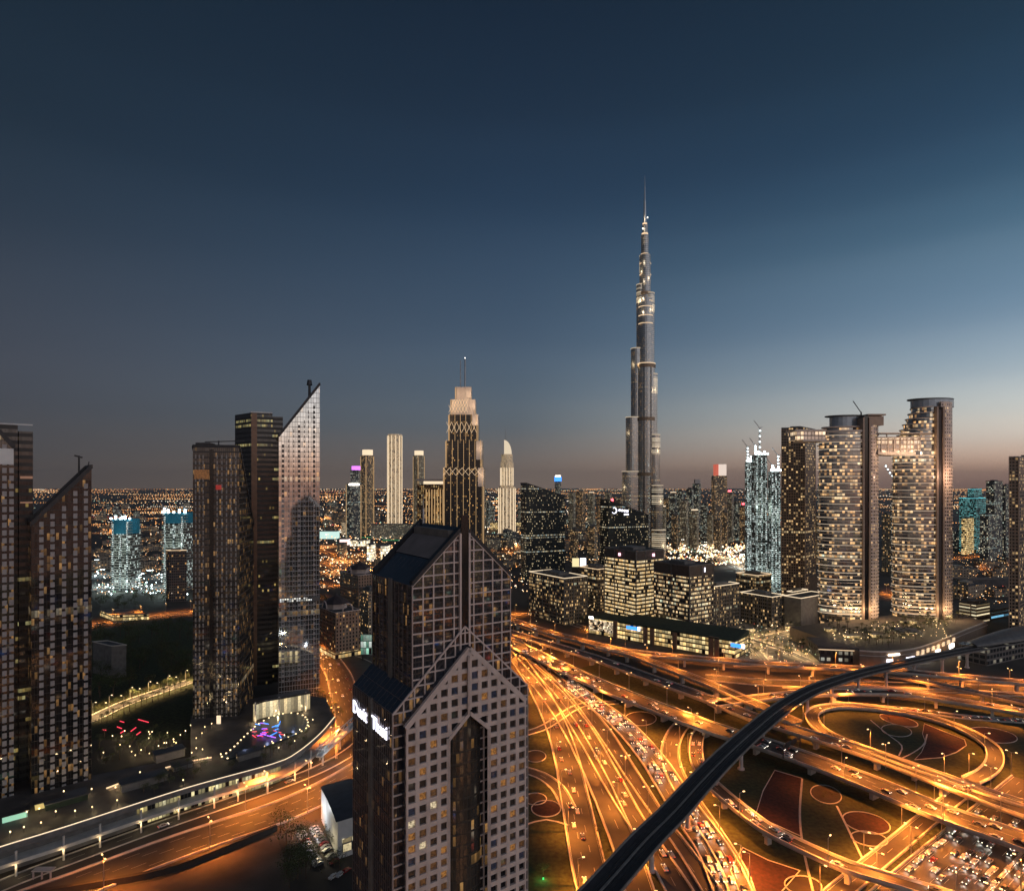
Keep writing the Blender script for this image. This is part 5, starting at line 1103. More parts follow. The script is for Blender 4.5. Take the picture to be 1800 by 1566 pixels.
# white crowned tower
Y = 2000; t = thing('crowned_tower', 'white floodlit tower with sail shaped crown and spike right of the stepped tower', 'tower', (XW(891, Y), Y, 0))
for x0, x1, y0, y1 in ((876, 906, 918, 856), (879.5, 903, 856, 812), (881, 901, 812, 798)):
    b = MB(); b.prism(ellipse(XW((x0 + x1) / 2, Y), Y + 22, XW(x1, Y) - XW((x0 + x1) / 2, Y), 20, 20), 0 if y0 > 900 else ZW(y0, Y), ZW(y1, Y)); b.build('tier', F_FLOOD, t)
for k in range(14): b = MB(); a = R(195 + 25 * (k % 7)); rx_ = 28 if k < 7 else 21.5; x = XW(891, Y) + rx_ * math.cos(a); b.box(x - 1.1, x + 1.1, Y + 22 + 20.5 * math.sin(a) - 1.5, Y + 22 + 20.5 * math.sin(a), 0 if k < 7 else ZW(853, Y), ZW(858, Y) if k < 7 else ZW(822, Y)); b.build('uplight_glow_fin', E_STRIPW, t)  # fins glow by themselves in place of uplights
b = MB(); q = [(XW(886, Y) + 26 * math.sin(R(a)) ** 1.0 * .95, ZW(798, Y) + 46 * (1 - math.sin(R(a)) ** 2) ** .5) for a in range(0, 91, 15)]
b.v = []; f_ = [(XW(886, Y), Y + 14, ZW(798, Y))] + [(x, Y + 14, z) for x, z in q][::-1]; b.face(f_); b.face([(x, Y + 22, z) for x, _, z in f_][::-1])
for i in range(len(f_)): a, c = f_[i], f_[(i + 1) % len(f_)]; b.face([a, (a[0], Y + 22, a[2]), (c[0], Y + 22, c[2]), c])
b.build('sail_crown', lamp_mat('crown_cream_glow', (1, .82, .58), .75), t); b = MB(); b.tube((XW(889, Y), Y + 18, ZW(780, Y)), (XW(889, Y), Y + 18, ZW(752, Y)), 1.2, .5); b.build('spike', STEEL, t)
# slab hotel with lit crown behind the gable
t, o, u, v, lu, lv, z = bld('gold lit slab hotel with glowing crown behind the gabled tower', 733, 745, 783, 1080, 852, facade('gold_slab', (.18, .10, .05), 4, 3.8, .3, .1, .92, .6, .05, GOLD, .6, 1.0, (.03, .02, .015), .2, .1, .5), 20, 'slab_tower', 'tower', th2=150, plant=False)
for k in range(7): b = MB(); a = lu * (.1 + .13 * k); b.obox(o, u, v, a - .5, a + .5, -.8, -.05, 95, z - 8); b.build('gold_fin', E_GOLD, t)
b = MB(); b.obox(o, u, v, 1, lu, -1, 2, z + 1.2, z + 6); b.build('crown_light', E_STRIPW, t); b = MB(); b.obox(o, u, v, -2, lu + 1, -3, lv, z + 6.5, z + 10); b.build('crown_roof', PALE, t)
# white lit site towers
def site_tower(label, p0, p1, Y, ytop, cranes, green=False, drum=None, name='unfinished_tower'):
    X0, X1 = XW(p0, Y), XW(p1, Y); z = ZW(ytop, Y); W2 = X1 - X0; t = thing(name, label, 'tower', ((X0 + X1) / 2, Y, 0)); b = MB(); b.box(X0 + W2 * .12, X1 - W2 * .12, Y + 2, Y + W2 * .8, 0, z); b.build('open_floors', F_CONS, t)
    b = MB(); zz = 4
    while zz < z: b.box(X0 + W2 * .06, X1 - W2 * .06, Y, Y + W2 * .85, zz, zz + .6); zz += 4
    b.build('floor_slabs', CONC, t)
    for x in (X0 + W2 * .18, X0 + W2 * .5, X0 + W2 * .8): b = MB(); b.box(x - 1.2, x + 1.2, Y - 1, Y - .05, 0, z - 3); b.build('scaffold_lights', facade('scaffold_%d' % len(bpy.data.materials), (.05, .06, .06), 1.1, 3.0, .1, .3, .8, .9, .2, [(0, (.75, 1, .95)), (1, (1, 1, .95))], 1.5), t)
    if drum: b = MB(); b.prism(ellipse((X0 + X1) / 2, Y + W2 * .4, W2 * .52, W2 * .5, 20), z - drum, z + 1); b.build('netting', NETTING, t)
    b = MB()
    for i in range(5): x = X0 + W2 * (.1 + .2 * i); b.box(x - 1, x + 1, Y - 1, Y + 1, z + 1.1, z + 3.5 + 3 * (i % 2))
    b.build('work_lights', E_COOL, t)
    for f_, h in cranes:
        x = X0 + W2 * f_; b = MB(); b.bar((x, Y + 6, z * .6), (x, Y + 6, z + h), 1.6, 1.6); b.bar((x, Y + 6, z + h), (x - 9, Y + 6, z + h + 12), .9, .9); b.bar((x, Y + 6, z + h), (x + 5, Y + 6, z + h + 1), 1.2, 1.2); b.build('tower_crane', STEEL, t); b = MB()
        for k in range(5): b.box(x - .9, x + .9, Y + 3.5, Y + 4.8, z + h * (k + .4) / 5, z + h * (k + .4) / 5 + 1.4)
        b.build('crane_lights', E_COOL, t)
    light(t, (0, -18, 12), 'POINT', 22000, (.75, 1, .95), 2); light(t, (0, -22, z * .6), 'POINT', 16000, (.75, 1, .9), 2); return t
site_tower('white lit unfinished tower with tall lit crane, left of the dark slab tower', 1326, 1352, 1000, 800, [(.45, 44), (.15, 16)])
site_tower('narrow unfinished lit tower touching the dark slab tower', 1354, 1374, 980, 829, [(.3, 10), (.8, 26)])
site_tower('slim unfinished tower at the left of the white lit crane tower', 1312, 1326, 1060, 812, [(.3, 26), (.7, 10)])
site_tower('unfinished tower with blue netting drum on top, right of the far left sail tower', 191, 232, 950, 914, [(.5, 4)], drum=21)
site_tower('wider unfinished tower wrapped in blue at the top, left of the grey glass tower', 281, 330, 930, 903, [(.1, 8), (.85, 6)], drum=14)
bld('brown block with gold lit top band in front of the wide blue wrapped tower', 292, 298, 328, 860, 968, facade('brown_block', (.16, .12, .10), 2.4, 3.6, .15, .2, .8, .1, 0, WARM, .5), 12, crown=E_STRIP, th2=150)
# domed apartment blocks beside the big tower
DOME = mat('dome_roof', (.05, .035, .035), .6)
def domed(label, pl, pc, pr, Y, ye, ytop):
    t, o, u, v, lu, lv, z = bld(label, pl, pc, pr, Y, ye, facade('apartment_%d' % Y, (.30, .20, .14), 3.2, 3.4, .28, .2, .8, .12, 0, WARM, .7, 1.0, (.02, .02, .02)), 40, 'apartment_block', 'building', plant=False, crown=STONE)
    c = at(o, u, v, lu / 2, lv / 2); r = min(lu, lv) * .42; b = MB(); b.prism(ellipse(*c, r, r, 8), z + .02, z + 5); b.build('drum', STONE, t); b = MB(); rings = [(r * 1.25, z + 5), (r * .8, z + 8.5), (r * .25, z + 11), (0.2, z + 14)]
    for (r0, z0), (r1, z1) in zip(rings, rings[1:]):
        A_, B_ = ellipse(*c, r0, r0, 8), ellipse(*c, r1, r1, 8)
        for k in range(8): j = (k + 1) % 8; b.face([(*A_[k], z0), (*A_[j], z0), (*B_[j], z1), (*B_[k], z1)])
    b.build('roof', DOME, t)
    for s_ in (0, 1):
        b = MB(); p = at(o, u, v, lu * .5, .3) if s_ else at(o, u, v, .3, lv * .5); dr = u if s_ else v; pts = [Vector((p[0] + dr[0] * 5 * math.cos(R(a)), p[1] + dr[1] * 5 * math.cos(R(a)), z + 1 + 6.5 * math.sin(R(a)))) for a in range(0, 181, 20)]
        for a, c2 in zip(pts, pts[1:]): b.bar(a, c2, .9, .9)
        b.build('arch', STONE, t)
    b = MB(); b.obox(o, u, v, -1, lu + 1, -1.2, -.1, 0, 5.5); b.obox(o, u, v, -1.2, -.1, 0, lv, 0, 5.5); b.build('shopfront', F_GOLDLOW, t); return t
domed('tan apartment block with dark domed roof, nearest the orange crossing', 551, 590, 633, 575, 1078, 1045)
domed('second domed apartment block farther behind, partly hidden by the gabled tower', 598, 630, 668, 690, 1012, 985)
bld('dark block behind the domed apartment blocks beside the big tower edge', 632, 648, 675, 640, 1040, F_RES, 34)
t = thing('billboard', 'white and green lit hoarding between the apartment block and the gabled tower', 'billboard', (XW(641, 570), 570, 0)); b = MB(); b.box(XW(634, 570), XW(656, 570), 570, 571, 6, 24); b.build('panel', facade('hoarding_green', (.3, .5, .4), 2.5, 6, .04, .05, .95, .9, .3, [(0, (.4, 1, .7)), (1, (.95, 1, .95))], .7), t); b = MB(); b.box(XW(636, 570), XW(638, 570), 571.1, 572, 0, 6); b.build('leg', DARK, t)
from mathutils import noise as MN
# ------------------------------------------------------------------ terrace podium below the glass towers
fr = smoothpath([P(*q, 12) for q in ((-160, 1545), (0, 1492), (110, 1458), (330, 1387), (480, 1345), (522, 1325), (562, 1292), (588, 1262))], 5)
bk = [P(*q, 12) for q in ((572, 1226), (500, 1218), (440, 1228), (335, 1258), (335, 1330), (250, 1345), (165, 1362), (60, 1360), (-100, 1400), (-230, 1440))]
DECKM = mat('terrace_deck', (.07, .06, .055), .7, 0, .4, .1)
t = thing('terrace_podium', 'long terraced podium with glowing white edge line below the left glass towers', 'building', (fr[4].x, fr[4].y, 0))
b = MB(); b.prism([(p.x, p.y) for p in fr] + [(p.x, p.y) for p in bk], 11, 12, 0, 0, True, True); b.build('deck', [DECKM], t)
fn = normals(fr); b = MB(); rail(b, fr, fn, -.2, .25, -1.6, .9, 0); b.build('parapet', CONC_D, t)
b = MB(); rail(b, fr, fn, -.2, .28, .92, 1.2, 0); b.build('edge_light', E_STRIPW, t)
b = MB(); strip(b, fr, fn, -3.4, 5, -5.8, 0); rail(b, fr, fn, -3.4, .22, -6.7, -5.2, 0); b.build('lower_balcony', CONC, t)
GLZ = facade('terrace_shops', (.10, .085, .06), 1.6, 4.8, .08, .1, .86, .75, .3, [(0, (1, .78, .3)), (1, (1, .92, .55))], .9, 1.0, (.03, .03, .03), .2, .1, .5, 0, .9)
b = MB(); b0_ = MB(); L = 0
for i in range(len(fr) - 1):
    a, c = fr[i] + fn[i] * 4, fr[i + 1] + fn[i + 1] * 4; d_ = (c - a).length; kx = 900 + F * a.x / a.y; (b if 225 < kx < 480 else b0_).face([(a.x, a.y, 0), (c.x, c.y, 0), (c.x, c.y, 11), (a.x, a.y, 11)], 0, [(L, 0), (L + d_, 0), (L + d_, 11), (L, 11)]); L += d_
b.build('shop_glazing', GLZ, t); b0_.build('back_wall', CONC_D, t)
acc = 0
for i in range(1, len(fr) - 1):
    acc += (fr[i] - fr[i - 1]).length
    if acc > 11:
        acc = 0; p = fr[i] + fn[i] * -2.6; b = MB(); b.tube((p.x, p.y, 0), (p.x, p.y, 10.4), .45, .45, 8); b.build('column', CONC, t, True)
        if 3 < i < len(fr) - 4: light(t, tuple(p + Vector((.4, -1.6, -7.5)) - t.location), 'POINT', 420, (1, .72, .38), .3)
for px_ in (205, 230, 255, 285, 310): q = P(px_, 1452 - (px_ - 205) * .33, 3); light(t, tuple(q + Vector((-2, 4, 0)) - t.location), 'POINT', 1200, (1, .85, .55), .6)
# low roof volumes, planters and a covered walk on the terrace deck
for i, (x, y, w_, d_, h, lab) in enumerate(((255, 1382, 20, 7, 3.4, 'long flat dark roof box beside the covered walk of the terrace'), (118, 1415, 16, 8, 2.6, 'low green roofed box on the terrace below the leftmost sail tower'), (440, 1333, 12, 5, 3, 'grey plant box on the terrace in front of the oval'), (322, 1352, 9, 6, 2.2, 'small square planter box left of the oval terrace'), (300, 1335, 14, 7, 4, 'dark stair block between neon lawn and oval terrace'))):
    q = P(x, y, 12); u_ = (math.cos(R(42)), math.sin(R(42))); t2 = thing('roof_box', lab, 'roof box', tuple(q)); b = MB(); b.obox((q.x, q.y), u_, (-u_[1], u_[0]), -w_ / 2, w_ / 2, 0, d_, 12, 12 + h); b.build('wall', CONC_D if i != 1 else ROOF_G, t2); b = MB(); b.obox((q.x, q.y), u_, (-u_[1], u_[0]), -w_ / 2 - .5, w_ / 2 + .5, -.5, d_ + .5, 12.02 + h, 12.5 + h); b.build('roof', ROOF, t2)
cw_ = smoothpath([P(*q, 12) for q in ((190, 1388), (260, 1362), (330, 1342), (372, 1334))], 4); cn_ = normals(cw_); t2 = thing('covered_walk', 'narrow lit walkway on the terrace leading to the oval terrace', 'walkway', tuple(cw_[0])); b = MB(); strip(b, cw_, cn_, -1.6, 1.6, .03, 0); b.build('floor', PAVE, t2); b = MB(); rail(b, cw_, cn_, 1.7, .12, 0, .7, 0); b.build('edge_light', E_STRIP, t2)
for p in cw_[1::4]: light(t2, tuple(p + Vector((0, -1, 2.6)) - t2.location), 'POINT', 500, (1, .6, .28), .3)
# oval pool terrace
oc, ov = P(462, 1296, 13), None
t = thing('oval_terrace', 'dark blue oval roof terrace ringed with small lamps, in front of the glass towers', 'terrace', (oc.x, oc.y, 12))
pts = [P(*q, 13) for q in el_px(462, 1297, 84, 31, -22, 40)]
pts = [P(*q, 13) for q in ((390, 1330), (412, 1312), (432, 1292), (455, 1272), (482, 1258), (512, 1253), (532, 1257), (541, 1267), (538, 1280), (520, 1290), (500, 1298), (480, 1306), (450, 1318), (420, 1328), (400, 1333))]
ring_ = smoothpath(pts + [pts[0]], 2.2)
b = MB(); b.prism([(p.x, p.y) for p in ring_[:-1]][::-1], 12.02, 13, 0, 0); b.build('roof', mat('pool_blue', (.02, .035, .05), .3, 0, .3), t)
for i in range(0, len(ring_) - 1, 2): p = ring_[i]; b = MB(); b.box(p.x - .36, p.x + .36, p.y - .36, p.y + .36, 13.02, 13.4); b.build('ring_lamp', E_WARM, t)
for px_, py_ in ((430, 1315), (470, 1290), (515, 1270), (500, 1285)): light(t, tuple(P(px_, py_, 16) - t.location), 'POINT', 260, (.5, .6, 1), .6)
t = thing('neon_canopy', 'tangle of blue violet and red neon lines on the oval terrace', 'light artwork', tuple(P(470, 1285, 13)))
rr = random.Random(5)
for nm, m_, n in (('blue_tube', E_BLUE, 9), ('violet_tube', E_VIOLET, 8), ('red_tube', E_NEON, 8)):
    b = MB()
    for k in range(n):
        a = P(rr.uniform(442, 495), 0 + rr.uniform(1272, 1300), 14); c = a + Vector((rr.uniform(-5, 5), rr.uniform(-3, 3), rr.uniform(-.2, 1.5))); b.bar(a, c, .35, .35)
    b.build(nm, m_, t)
t = thing('light_artwork', 'seven short red neon lines on the dark lawn by the bright promenade', 'light artwork', tuple(P(222, 1276, .5)))
for x, y, dx, dy in ((181, 1282, 6, 1), (206, 1277, 8, 3), (211, 1267, 7, 2), (212, 1288, 6, -4), (230, 1285, 9, -7), (240, 1291, 7, -5), (243, 1264, 18, 5)):
    b = MB(); b.bar(P(x, y, .5), P(x + dx, y + dy, .5), .4, .4); b.build('neon_tube', E_NEON, t)
t = thing('lobby_canopy', 'curved glowing lobby below the pointed pale tower', 'building', tuple(P(505, 1240, 12)))
lp = smoothpath([P(*q, 12) for q in ((445, 1268), (462, 1262), (500, 1255), (545, 1246))], 3); ln = normals(lp); b = MB(); L = 0
for i in range(len(lp) - 1):
    a, c = lp[i], lp[i + 1]; d_ = (c - a).length; b.face([(a.x, a.y, 12), (c.x, c.y, 12), (c.x, c.y, 23), (a.x, a.y, 23)], 0, [(L, 0), (L + d_, 0), (L + d_, 11), (L, 11)]); L += d_
b.build('glass_wall', facade('lobby_glass', (.2, .16, .1), 2.2, 11, .03, .02, .98, 1, .9, [(0, (1, .75, .38)), (1, (1, .88, .55))], .75, 1.0, (.1, .1, .1), .1, .1, .5, 0, 0), t)
b = MB(); strip(b, lp, ln, -2.5, 7, 11.6, 0); rail(b, lp, ln, -2.5, .3, 11, 12.2, 0); b.build('roof', DARK, t)
for i in range(0, len(lp), 5): p = lp[i] - ln[i] * 2; b = MB(); b.tube((p.x, p.y, 12), (p.x, p.y, 24.5), .5, .5, 8); b.build('column', CONC, t, True); light(t, tuple(p + Vector((0, -2, 2)) - t.location), 'POINT', 700, (1, .74, .4), .4)
b = MB(); q = P(384, 1272, 12); b.box(q.x - 1.2, q.x + 1.2, q.y, q.y + .6, 12, 17); t = thing('totem_sign', 'small bright upright sign at the foot of the grey glass tower', 'sign', (q.x, q.y, 12)); b.build('panel', E_STRIPW, t)
for x, y, ln_ in ((62, 1424, 15), (4, 1447, 14)):
    q = P(x, y, 12); t = thing('garden_pavilion', 'small %s lit pavilion at the foot of the leftmost towers' % ('yellow' if x > 30 else 'green and white'), 'pavilion', (q.x, q.y, 12)); b = MB(); u_ = (math.cos(R(40)), math.sin(R(40))); b.obox((q.x, q.y), u_, (-u_[1], u_[0]), 0, ln_ * .62, 0, 4, 12, 14.8); b.build('wall', lamp_mat('pavilion_glow_%d' % x, (1, .75, .25) if x > 30 else (.5, 1, .7), .6), t); b = MB(); b.obox((q.x, q.y), u_, (-u_[1], u_[0]), -1, ln_ * .62 + 1, -1, 5, 14.82, 15.2); b.build('roof', DARK, t)
# white gabled hall, footbridge, kerb wall, park roof
o, u, v, lu, lv = corner(569, 594, 648, 268, 34, 118); lv = 36; t = thing('gabled_hall', 'white walled hall with dark curved roof beside the parked cars', 'building', (o[0], o[1], 0)); b = MB()
q = quad2(o, u, v, 0, lu, 0, lv); b.prism(q, 0, 16, 0, 0, False); mids = [at(o, u, v, 0, 0), at(o, u, v, lu, 0), at(o, u, v, lu, lv), at(o, u, v, 0, lv)]; b.build('wall', WHITEP, t)
b = MB()
for k in range(8):
    f0, f1 = k / 8, (k + 1) / 8; zf = lambda f: 16 + 5 * math.sin(math.pi * (.25 + .5 * f)) - 3.5
    b.face([(*at(o, u, v, -.8, lv * f0), zf(f0)), (*at(o, u, v, lu + .8, lv * f0), zf(f0)), (*at(o, u, v, lu + .8, lv * f1), zf(f1)), (*at(o, u, v, -.8, lv * f1), zf(f1))])
b.build('roof', mat('hall_roof', (.05, .055, .065), .5, .2), t)
b = MB(); b.obox(o, u, v, 2, lu - 1, -.4, -.03, 2.5, 8); b.build('lit_glazing', facade('hall_glass', (.2, .2, .2), 4, 6, .04, .05, .95, .5, .3, [(0, (1, .78, .4)), (1, (1, .9, .6))], .9), t)
light(t, tuple(Vector((*at(o, u, v, -7, lv * .8), 9)) - t.location), 'POINT', 4200, (.9, .95, 1), .5); light(t, tuple(Vector((*at(o, u, v, -6, lv * .25), 5)) - t.location), 'POINT', 1200, (1, .8, .45), .5)
t = thing('footbridge', 'pale lit footbridge with crossed struts between terrace and orange crossing', 'bridge', tuple(P(595, 1320, 7))); b = MB(); A_, B_ = P(560, 1330, 7), P(624, 1272, 7); dr = (B_ - A_).normalized(); nn = Vector((-dr.y, dr.x, 0))
b.bar(A_, B_, 3.4, .8); b.build('deck', WHITEP, t); b = MB(); Lb = (B_ - A_).length
for k in range(5):
    a, c = A_ + dr * Lb * k / 5, A_ + dr * Lb * (k + 1) / 5
    for s_ in (-1.6, 1.6): b.bar(a + nn * s_, c + nn * s_ + Vector((0, 0, 4)), .45, .45); b.bar(a + nn * s_ + Vector((0, 0, 4)), c + nn * s_, .45, .45); b.bar(a + nn * s_ + Vector((0, 0, 4)), c + nn * s_ + Vector((0, 0, 4)), .5, .5)
b.build('truss', WHITEP, t)
for f_ in (.1, .55): p = A_ + dr * Lb * f_; b = MB(); b.tube((p.x, p.y, 0), (p.x, p.y, 6.6), .6, .6, 8); b.build('pier', CONC, t)
light(t, (0, -5, 3), 'POINT', 1800, (.8, .9, 1), .5)
wl_ = smoothpath([P(*q) for q in ((-160, 1640), (0, 1589), (140, 1572 - 8), (284, 1537), (400, 1494), (486, 1459))], 5); wn_ = normals(wl_); b = MB(); rail(b, wl_, wn_, 0, .9, 0, 2.6, 0); tag(b.build('boundary_wall', mat('black_wall', (.025, .02, .018), .8)), 'long black boundary wall between lower left highway and sand lot', 'wall')
t = thing('pergola', 'small pinkish guard pavilion at the lower left beside the frontage road', 'pavilion', tuple(P(72, 1546))); q = P(72, 1546); b = MB(); b.box(q.x - 4, q.x + 4, q.y, q.y + 3, 3.2, 3.6); b.build('roof', STONE, t)
for dx in (-3.5, 0, 3.5): b = MB(); b.box(q.x + dx - .25, q.x + dx + .25, q.y + .3, q.y + .8, 0, 3.2); b.build('post', STONE, t)
bld('pale low rectangular courtyard building in the dark park', 163, 196, 222, 520, 1136, CONC_D, 20, 'pavilion', plant=False, crown=CONC, th2=150)
bld('low orange lit building by the street behind the park', 176, 200, 262, 735, 1082, F_GOLDLOW, 12, 'low_building', plant=False, th2=140)

# ------------------------------------------------------------------ trees
def leaf_quad(b, c, s, r_):
    a = Vector((r_.uniform(-1, 1), r_.uniform(-1, 1), r_.uniform(-1, 1))).normalized(); d = a.orthogonal().normalized() * s; e = a.cross(d).normalized() * s * .7; c = Vector(c); b.face([c - d, c - e * .8, c + d, c + e])
def tree_proto(h, w, seed, m, clumps=16):
    r_ = random.Random(seed); t = thing('tree', '', 'tree', (0, 0, -900)); O = Vector((0, 0, -900)); b = MB(); b.tube(O, O + Vector((.1, 0, h * .45)), .22, .13, 6)
    tips = []
    for k in range(5): a = k * 1.26 + r_.random(); e = O + Vector((math.cos(a) * w * .28, math.sin(a) * w * .28, h * r_.uniform(.55, .8))); b.tube(O + Vector((.1, 0, h * .42)), e, .1, .04, 5); tips.append(e)
    b.build('trunk', BARK, t); b = MB()
    for k in range(clumps):
        a = r_.uniform(0, 6.28); rr_ = w * .5 * math.sqrt(r_.random()) * .85; zc = h * (.5 + .42 * r_.random() * (1 - (rr_ / w) ** 2 * 2)); c = O + Vector((math.cos(a) * rr_, math.sin(a) * rr_, zc)); s_ = w * r_.uniform(.10, .18)
        for _ in range(20): leaf_quad(b, c + Vector((r_.gauss(0, s_), r_.gauss(0, s_), r_.gauss(0, s_ * .8))), r_.uniform(.16, .36), r_)
    b.build('crown', m, t); t['_proto'] = 1; return t
def palm_proto(h, seed):
    r_ = random.Random(seed); t = thing('palm_tree', '', 'palm', (0, 0, -900)); O = Vector((0, 0, -900)); b = MB(); b.tube(O, O + Vector((.25, 0, h)), .26, .17, 7); b.build('trunk', BARK, t); b = MB()
    for k in range(13):
        a = k * .483 * 2 + r_.uniform(-.2, .2); up = r_.uniform(.1, 1.1); prev = O + Vector((.25, 0, h)); d = Vector((math.cos(a), math.sin(a), 0)); n = Vector((-d.y, d.x, 0))
        for s_ in range(4):
            f0, f1 = s_ / 4, (s_ + 1) / 4; p1 = O + Vector((.25, 0, h)) + d * 2.6 * f1 + Vector((0, 0, up * 2 * f1 - 2.6 * f1 * f1)); w0, w1 = .42 * (1 - f0 * .6), .42 * (1 - f1 * .8)
            b.face([prev - n * w0 - Vector((0, 0, .15)), prev, p1, p1 - n * w1 - Vector((0, 0, .15))]); b.face([prev, prev + n * w0 - Vector((0, 0, .15)), p1 + n * w1 - Vector((0, 0, .15)), p1]); prev = p1
    b.build('crown', LEAF2, t); t['_proto'] = 1; return t
TR = [tree_proto(8.5, 8, 1, LEAF), tree_proto(7, 6, 2, LEAF2), tree_proto(10, 9, 3, LEAF), tree_proto(6, 6.5, 4, LEAF2)]
PM = [palm_proto(7.5, 5), palm_proto(9, 6)]
PROX = []
def plant(kind, px, py, z, lab, grp, sc=1.0):
    p = P(px, py, z)
    for q in PROX:
        if (q[0] - p.x) ** 2 + (q[1] - p.y) ** 2 < 7: return
    PROX.append((p.x, p.y)); copy_tree(random.choice(TR if kind == 't' else PM), p, random.uniform(0, 6.28), sc * random.uniform(.8, 1.2), lab, grp)
def inside(x, y, poly):
    c = False
    for i in range(len(poly)):
        (x0, y0), (x1, y1) = poly[i], poly[i - 1]
        if (y0 > y) != (y1 > y) and x < (x1 - x0) * (y - y0) / (y1 - y0) + x0: c = not c
    return c
def grove(kind, poly, n, z, lab, grp, sc=1.0):
    xs, ys = [p[0] for p in poly], [p[1] for p in poly]; k = 0
    while k < n:
        x, y = random.uniform(min(xs), max(xs)), random.uniform(min(ys), max(ys))
        if inside(x, y, poly): plant(kind if kind != 'm' else random.choice('tp'), x, y, z, lab, grp, sc); k += 1
grove('t', [(168, 1112), (240, 1103), (338, 1098), (338, 1188), (250, 1212), (168, 1240)], 75, 0, 'dark leafy tree in the unlit park between the left glass towers', 'trees of the dark park', 1.7)
for k in range(16): plant('p', 178 + k * 10, 1271 - k * 4.1, 0, 'small palm in the row along the bright promenade', 'promenade palms', .8)
for k in range(14): plant('t', 172 + k * 12, 1250 - k * 4.3, 0, 'round tree on the far side of the bright promenade', 'promenade trees', .8)
grove('m', [(168, 1290), (270, 1285), (330, 1300), (300, 1335), (170, 1345)], 26, 0, 'small tree with warm garden light below the red neon lines', 'garden trees by the neon lines', .7)
grove('m', [(395, 1345), (500, 1308), (545, 1285), (560, 1290), (505, 1330), (400, 1365)], 22, 12, 'small roof garden tree in front of the oval terrace', 'oval terrace trees', .65)
grove('m', [(240, 1385), (330, 1345), (375, 1335), (360, 1365), (260, 1400)], 14, 12, 'roof garden tree at the left end of the oval terrace', 'left roof garden trees', .7)
for k in range(13): plant('p', 562 + k * 3.4, 1222 + k * 3.6, 0, 'golden lit palm in the row beside the orange crossing', 'golden palms', .8)
for k in range(11): plant('p', 557 + k * 3.4, 1230 + k * 3.6, 0, 'golden lit palm in the row beside the orange crossing', 'golden palms', .8)
grove('t', [(487, 1440), (512, 1432), (545, 1460), (552, 1500), (540, 1560), (505, 1560), (495, 1500)], 22, 0, 'dark tree between sand lot and parked cars', 'trees by the car park', 1.1)
grove('t', [(560, 1440), (580, 1438), (600, 1490), (612, 1560), (600, 1566), (580, 1500)], 8, 0, 'dark shrub like tree between parked cars and the white gabled hall', 'trees by the hall', .7)
grove('t', [(1034, 1432), (1050, 1440), (1072, 1500), (1080, 1530), (1062, 1530)], 14, 0, 'low shrub between two fanned roads left of the viaduct', 'shrubs between the fanned roads', .35)
grove('t', [(925, 1058), (980, 1075), (1035, 1092), (1030, 1105), (975, 1092), (925, 1075)], 30, 0, 'leafy tree along the side street below the low cornice block', 'trees of the side street', 1)
grove('m', [(1292, 1120), (1330, 1092), (1430, 1080), (1445, 1120), (1420, 1155), (1310, 1160)], 110, 0, 'tree on the lit plaza left of the round towers', 'plaza trees', .8)
grove('m', [(1515, 1120), (1560, 1135), (1620, 1118), (1690, 1095), (1650, 1085), (1530, 1100)], 85, 13, 'roof garden tree on the mall terrace below the round towers', 'mall terrace trees', .8)
grove('p', [(1450, 1118), (1512, 1140), (1560, 1140), (1630, 1120), (1700, 1092), (1680, 1074), (1580, 1104), (1460, 1102)], 70, 13, 'palm in the roof garden around the feet of the round towers', 'mall terrace palms', .9)
for i, (x, y, w_) in enumerate(((1462, 1112, 9), (1500, 1124, 12), (1542, 1122, 8), (1600, 1098, 14), (1640, 1092, 10), (1668, 1088, 8))):
    q = P(x, y, 13); t = thing('kiosk', ('smallest', 'long', 'low', 'widest', 'square', 'rightmost')[i] + ' gold lit kiosk among the palms of the mall roof garden', 'kiosk', tuple(q)); b = MB(); b.box(q.x - w_ / 2, q.x + w_ / 2, q.y, q.y + 6, 13, 16.6); b.build('wall', F_GOLDLOW, t); b = MB(); b.box(q.x - w_ / 2 - 1, q.x + w_ / 2 + 1, q.y - 1.2, q.y + 7, 16.62, 17); b.build('roof', PAVE, t); light(t, (0, -2.5, 3), 'POINT', 1300, (1, .72, .36), .4)
for i, (x, y, w_) in enumerate(((1318, 1112, 12), (1352, 1100, 16), (1392, 1108, 10), (1410, 1086, 14))):
    q = P(x, y, 0); t = thing('kiosk', ('left', 'broad', 'small', 'far')[i] + ' gold lit kiosk among the trees of the plaza', 'kiosk', tuple(q)); b = MB(); b.box(q.x - w_ / 2, q.x + w_ / 2, q.y, q.y + 7, 0, 4); b.build('wall', F_GOLDLOW, t); b = MB(); b.box(q.x - w_ / 2 - 1, q.x + w_ / 2 + 1, q.y - 1.2, q.y + 8, 4.02, 4.5); b.build('roof', PAVE, t); light(t, (0, -3, 3), 'POINT', 1800, (1, .76, .42), .4)
grove('t', [(1168, 986), (1230, 984), (1262, 992), (1250, 1004), (1170, 998)], 36, 0, 'dark tree in the belt between the office blocks and the crowded boulevard', 'tree belt by the boulevard', 1.5)
grove('t', [(165, 1052), (240, 1046), (330, 1050), (330, 1064), (165, 1072)], 26, 0, 'dark tree on the strip below the white lit building site', 'trees below the building site', 1.2)
grove('t', [(560, 1040), (575, 1035), (580, 1075), (560, 1080)], 6, 0, 'dark tree beside the domed apartment blocks', 'trees by the domed blocks', 1.2)
grove('t', [(1440, 1390), (1462, 1386), (1478, 1395), (1460, 1408), (1438, 1404)], 9, 0, 'low shrub in the round bed under the elevated highway', 'shrubs in the round bed', .35)
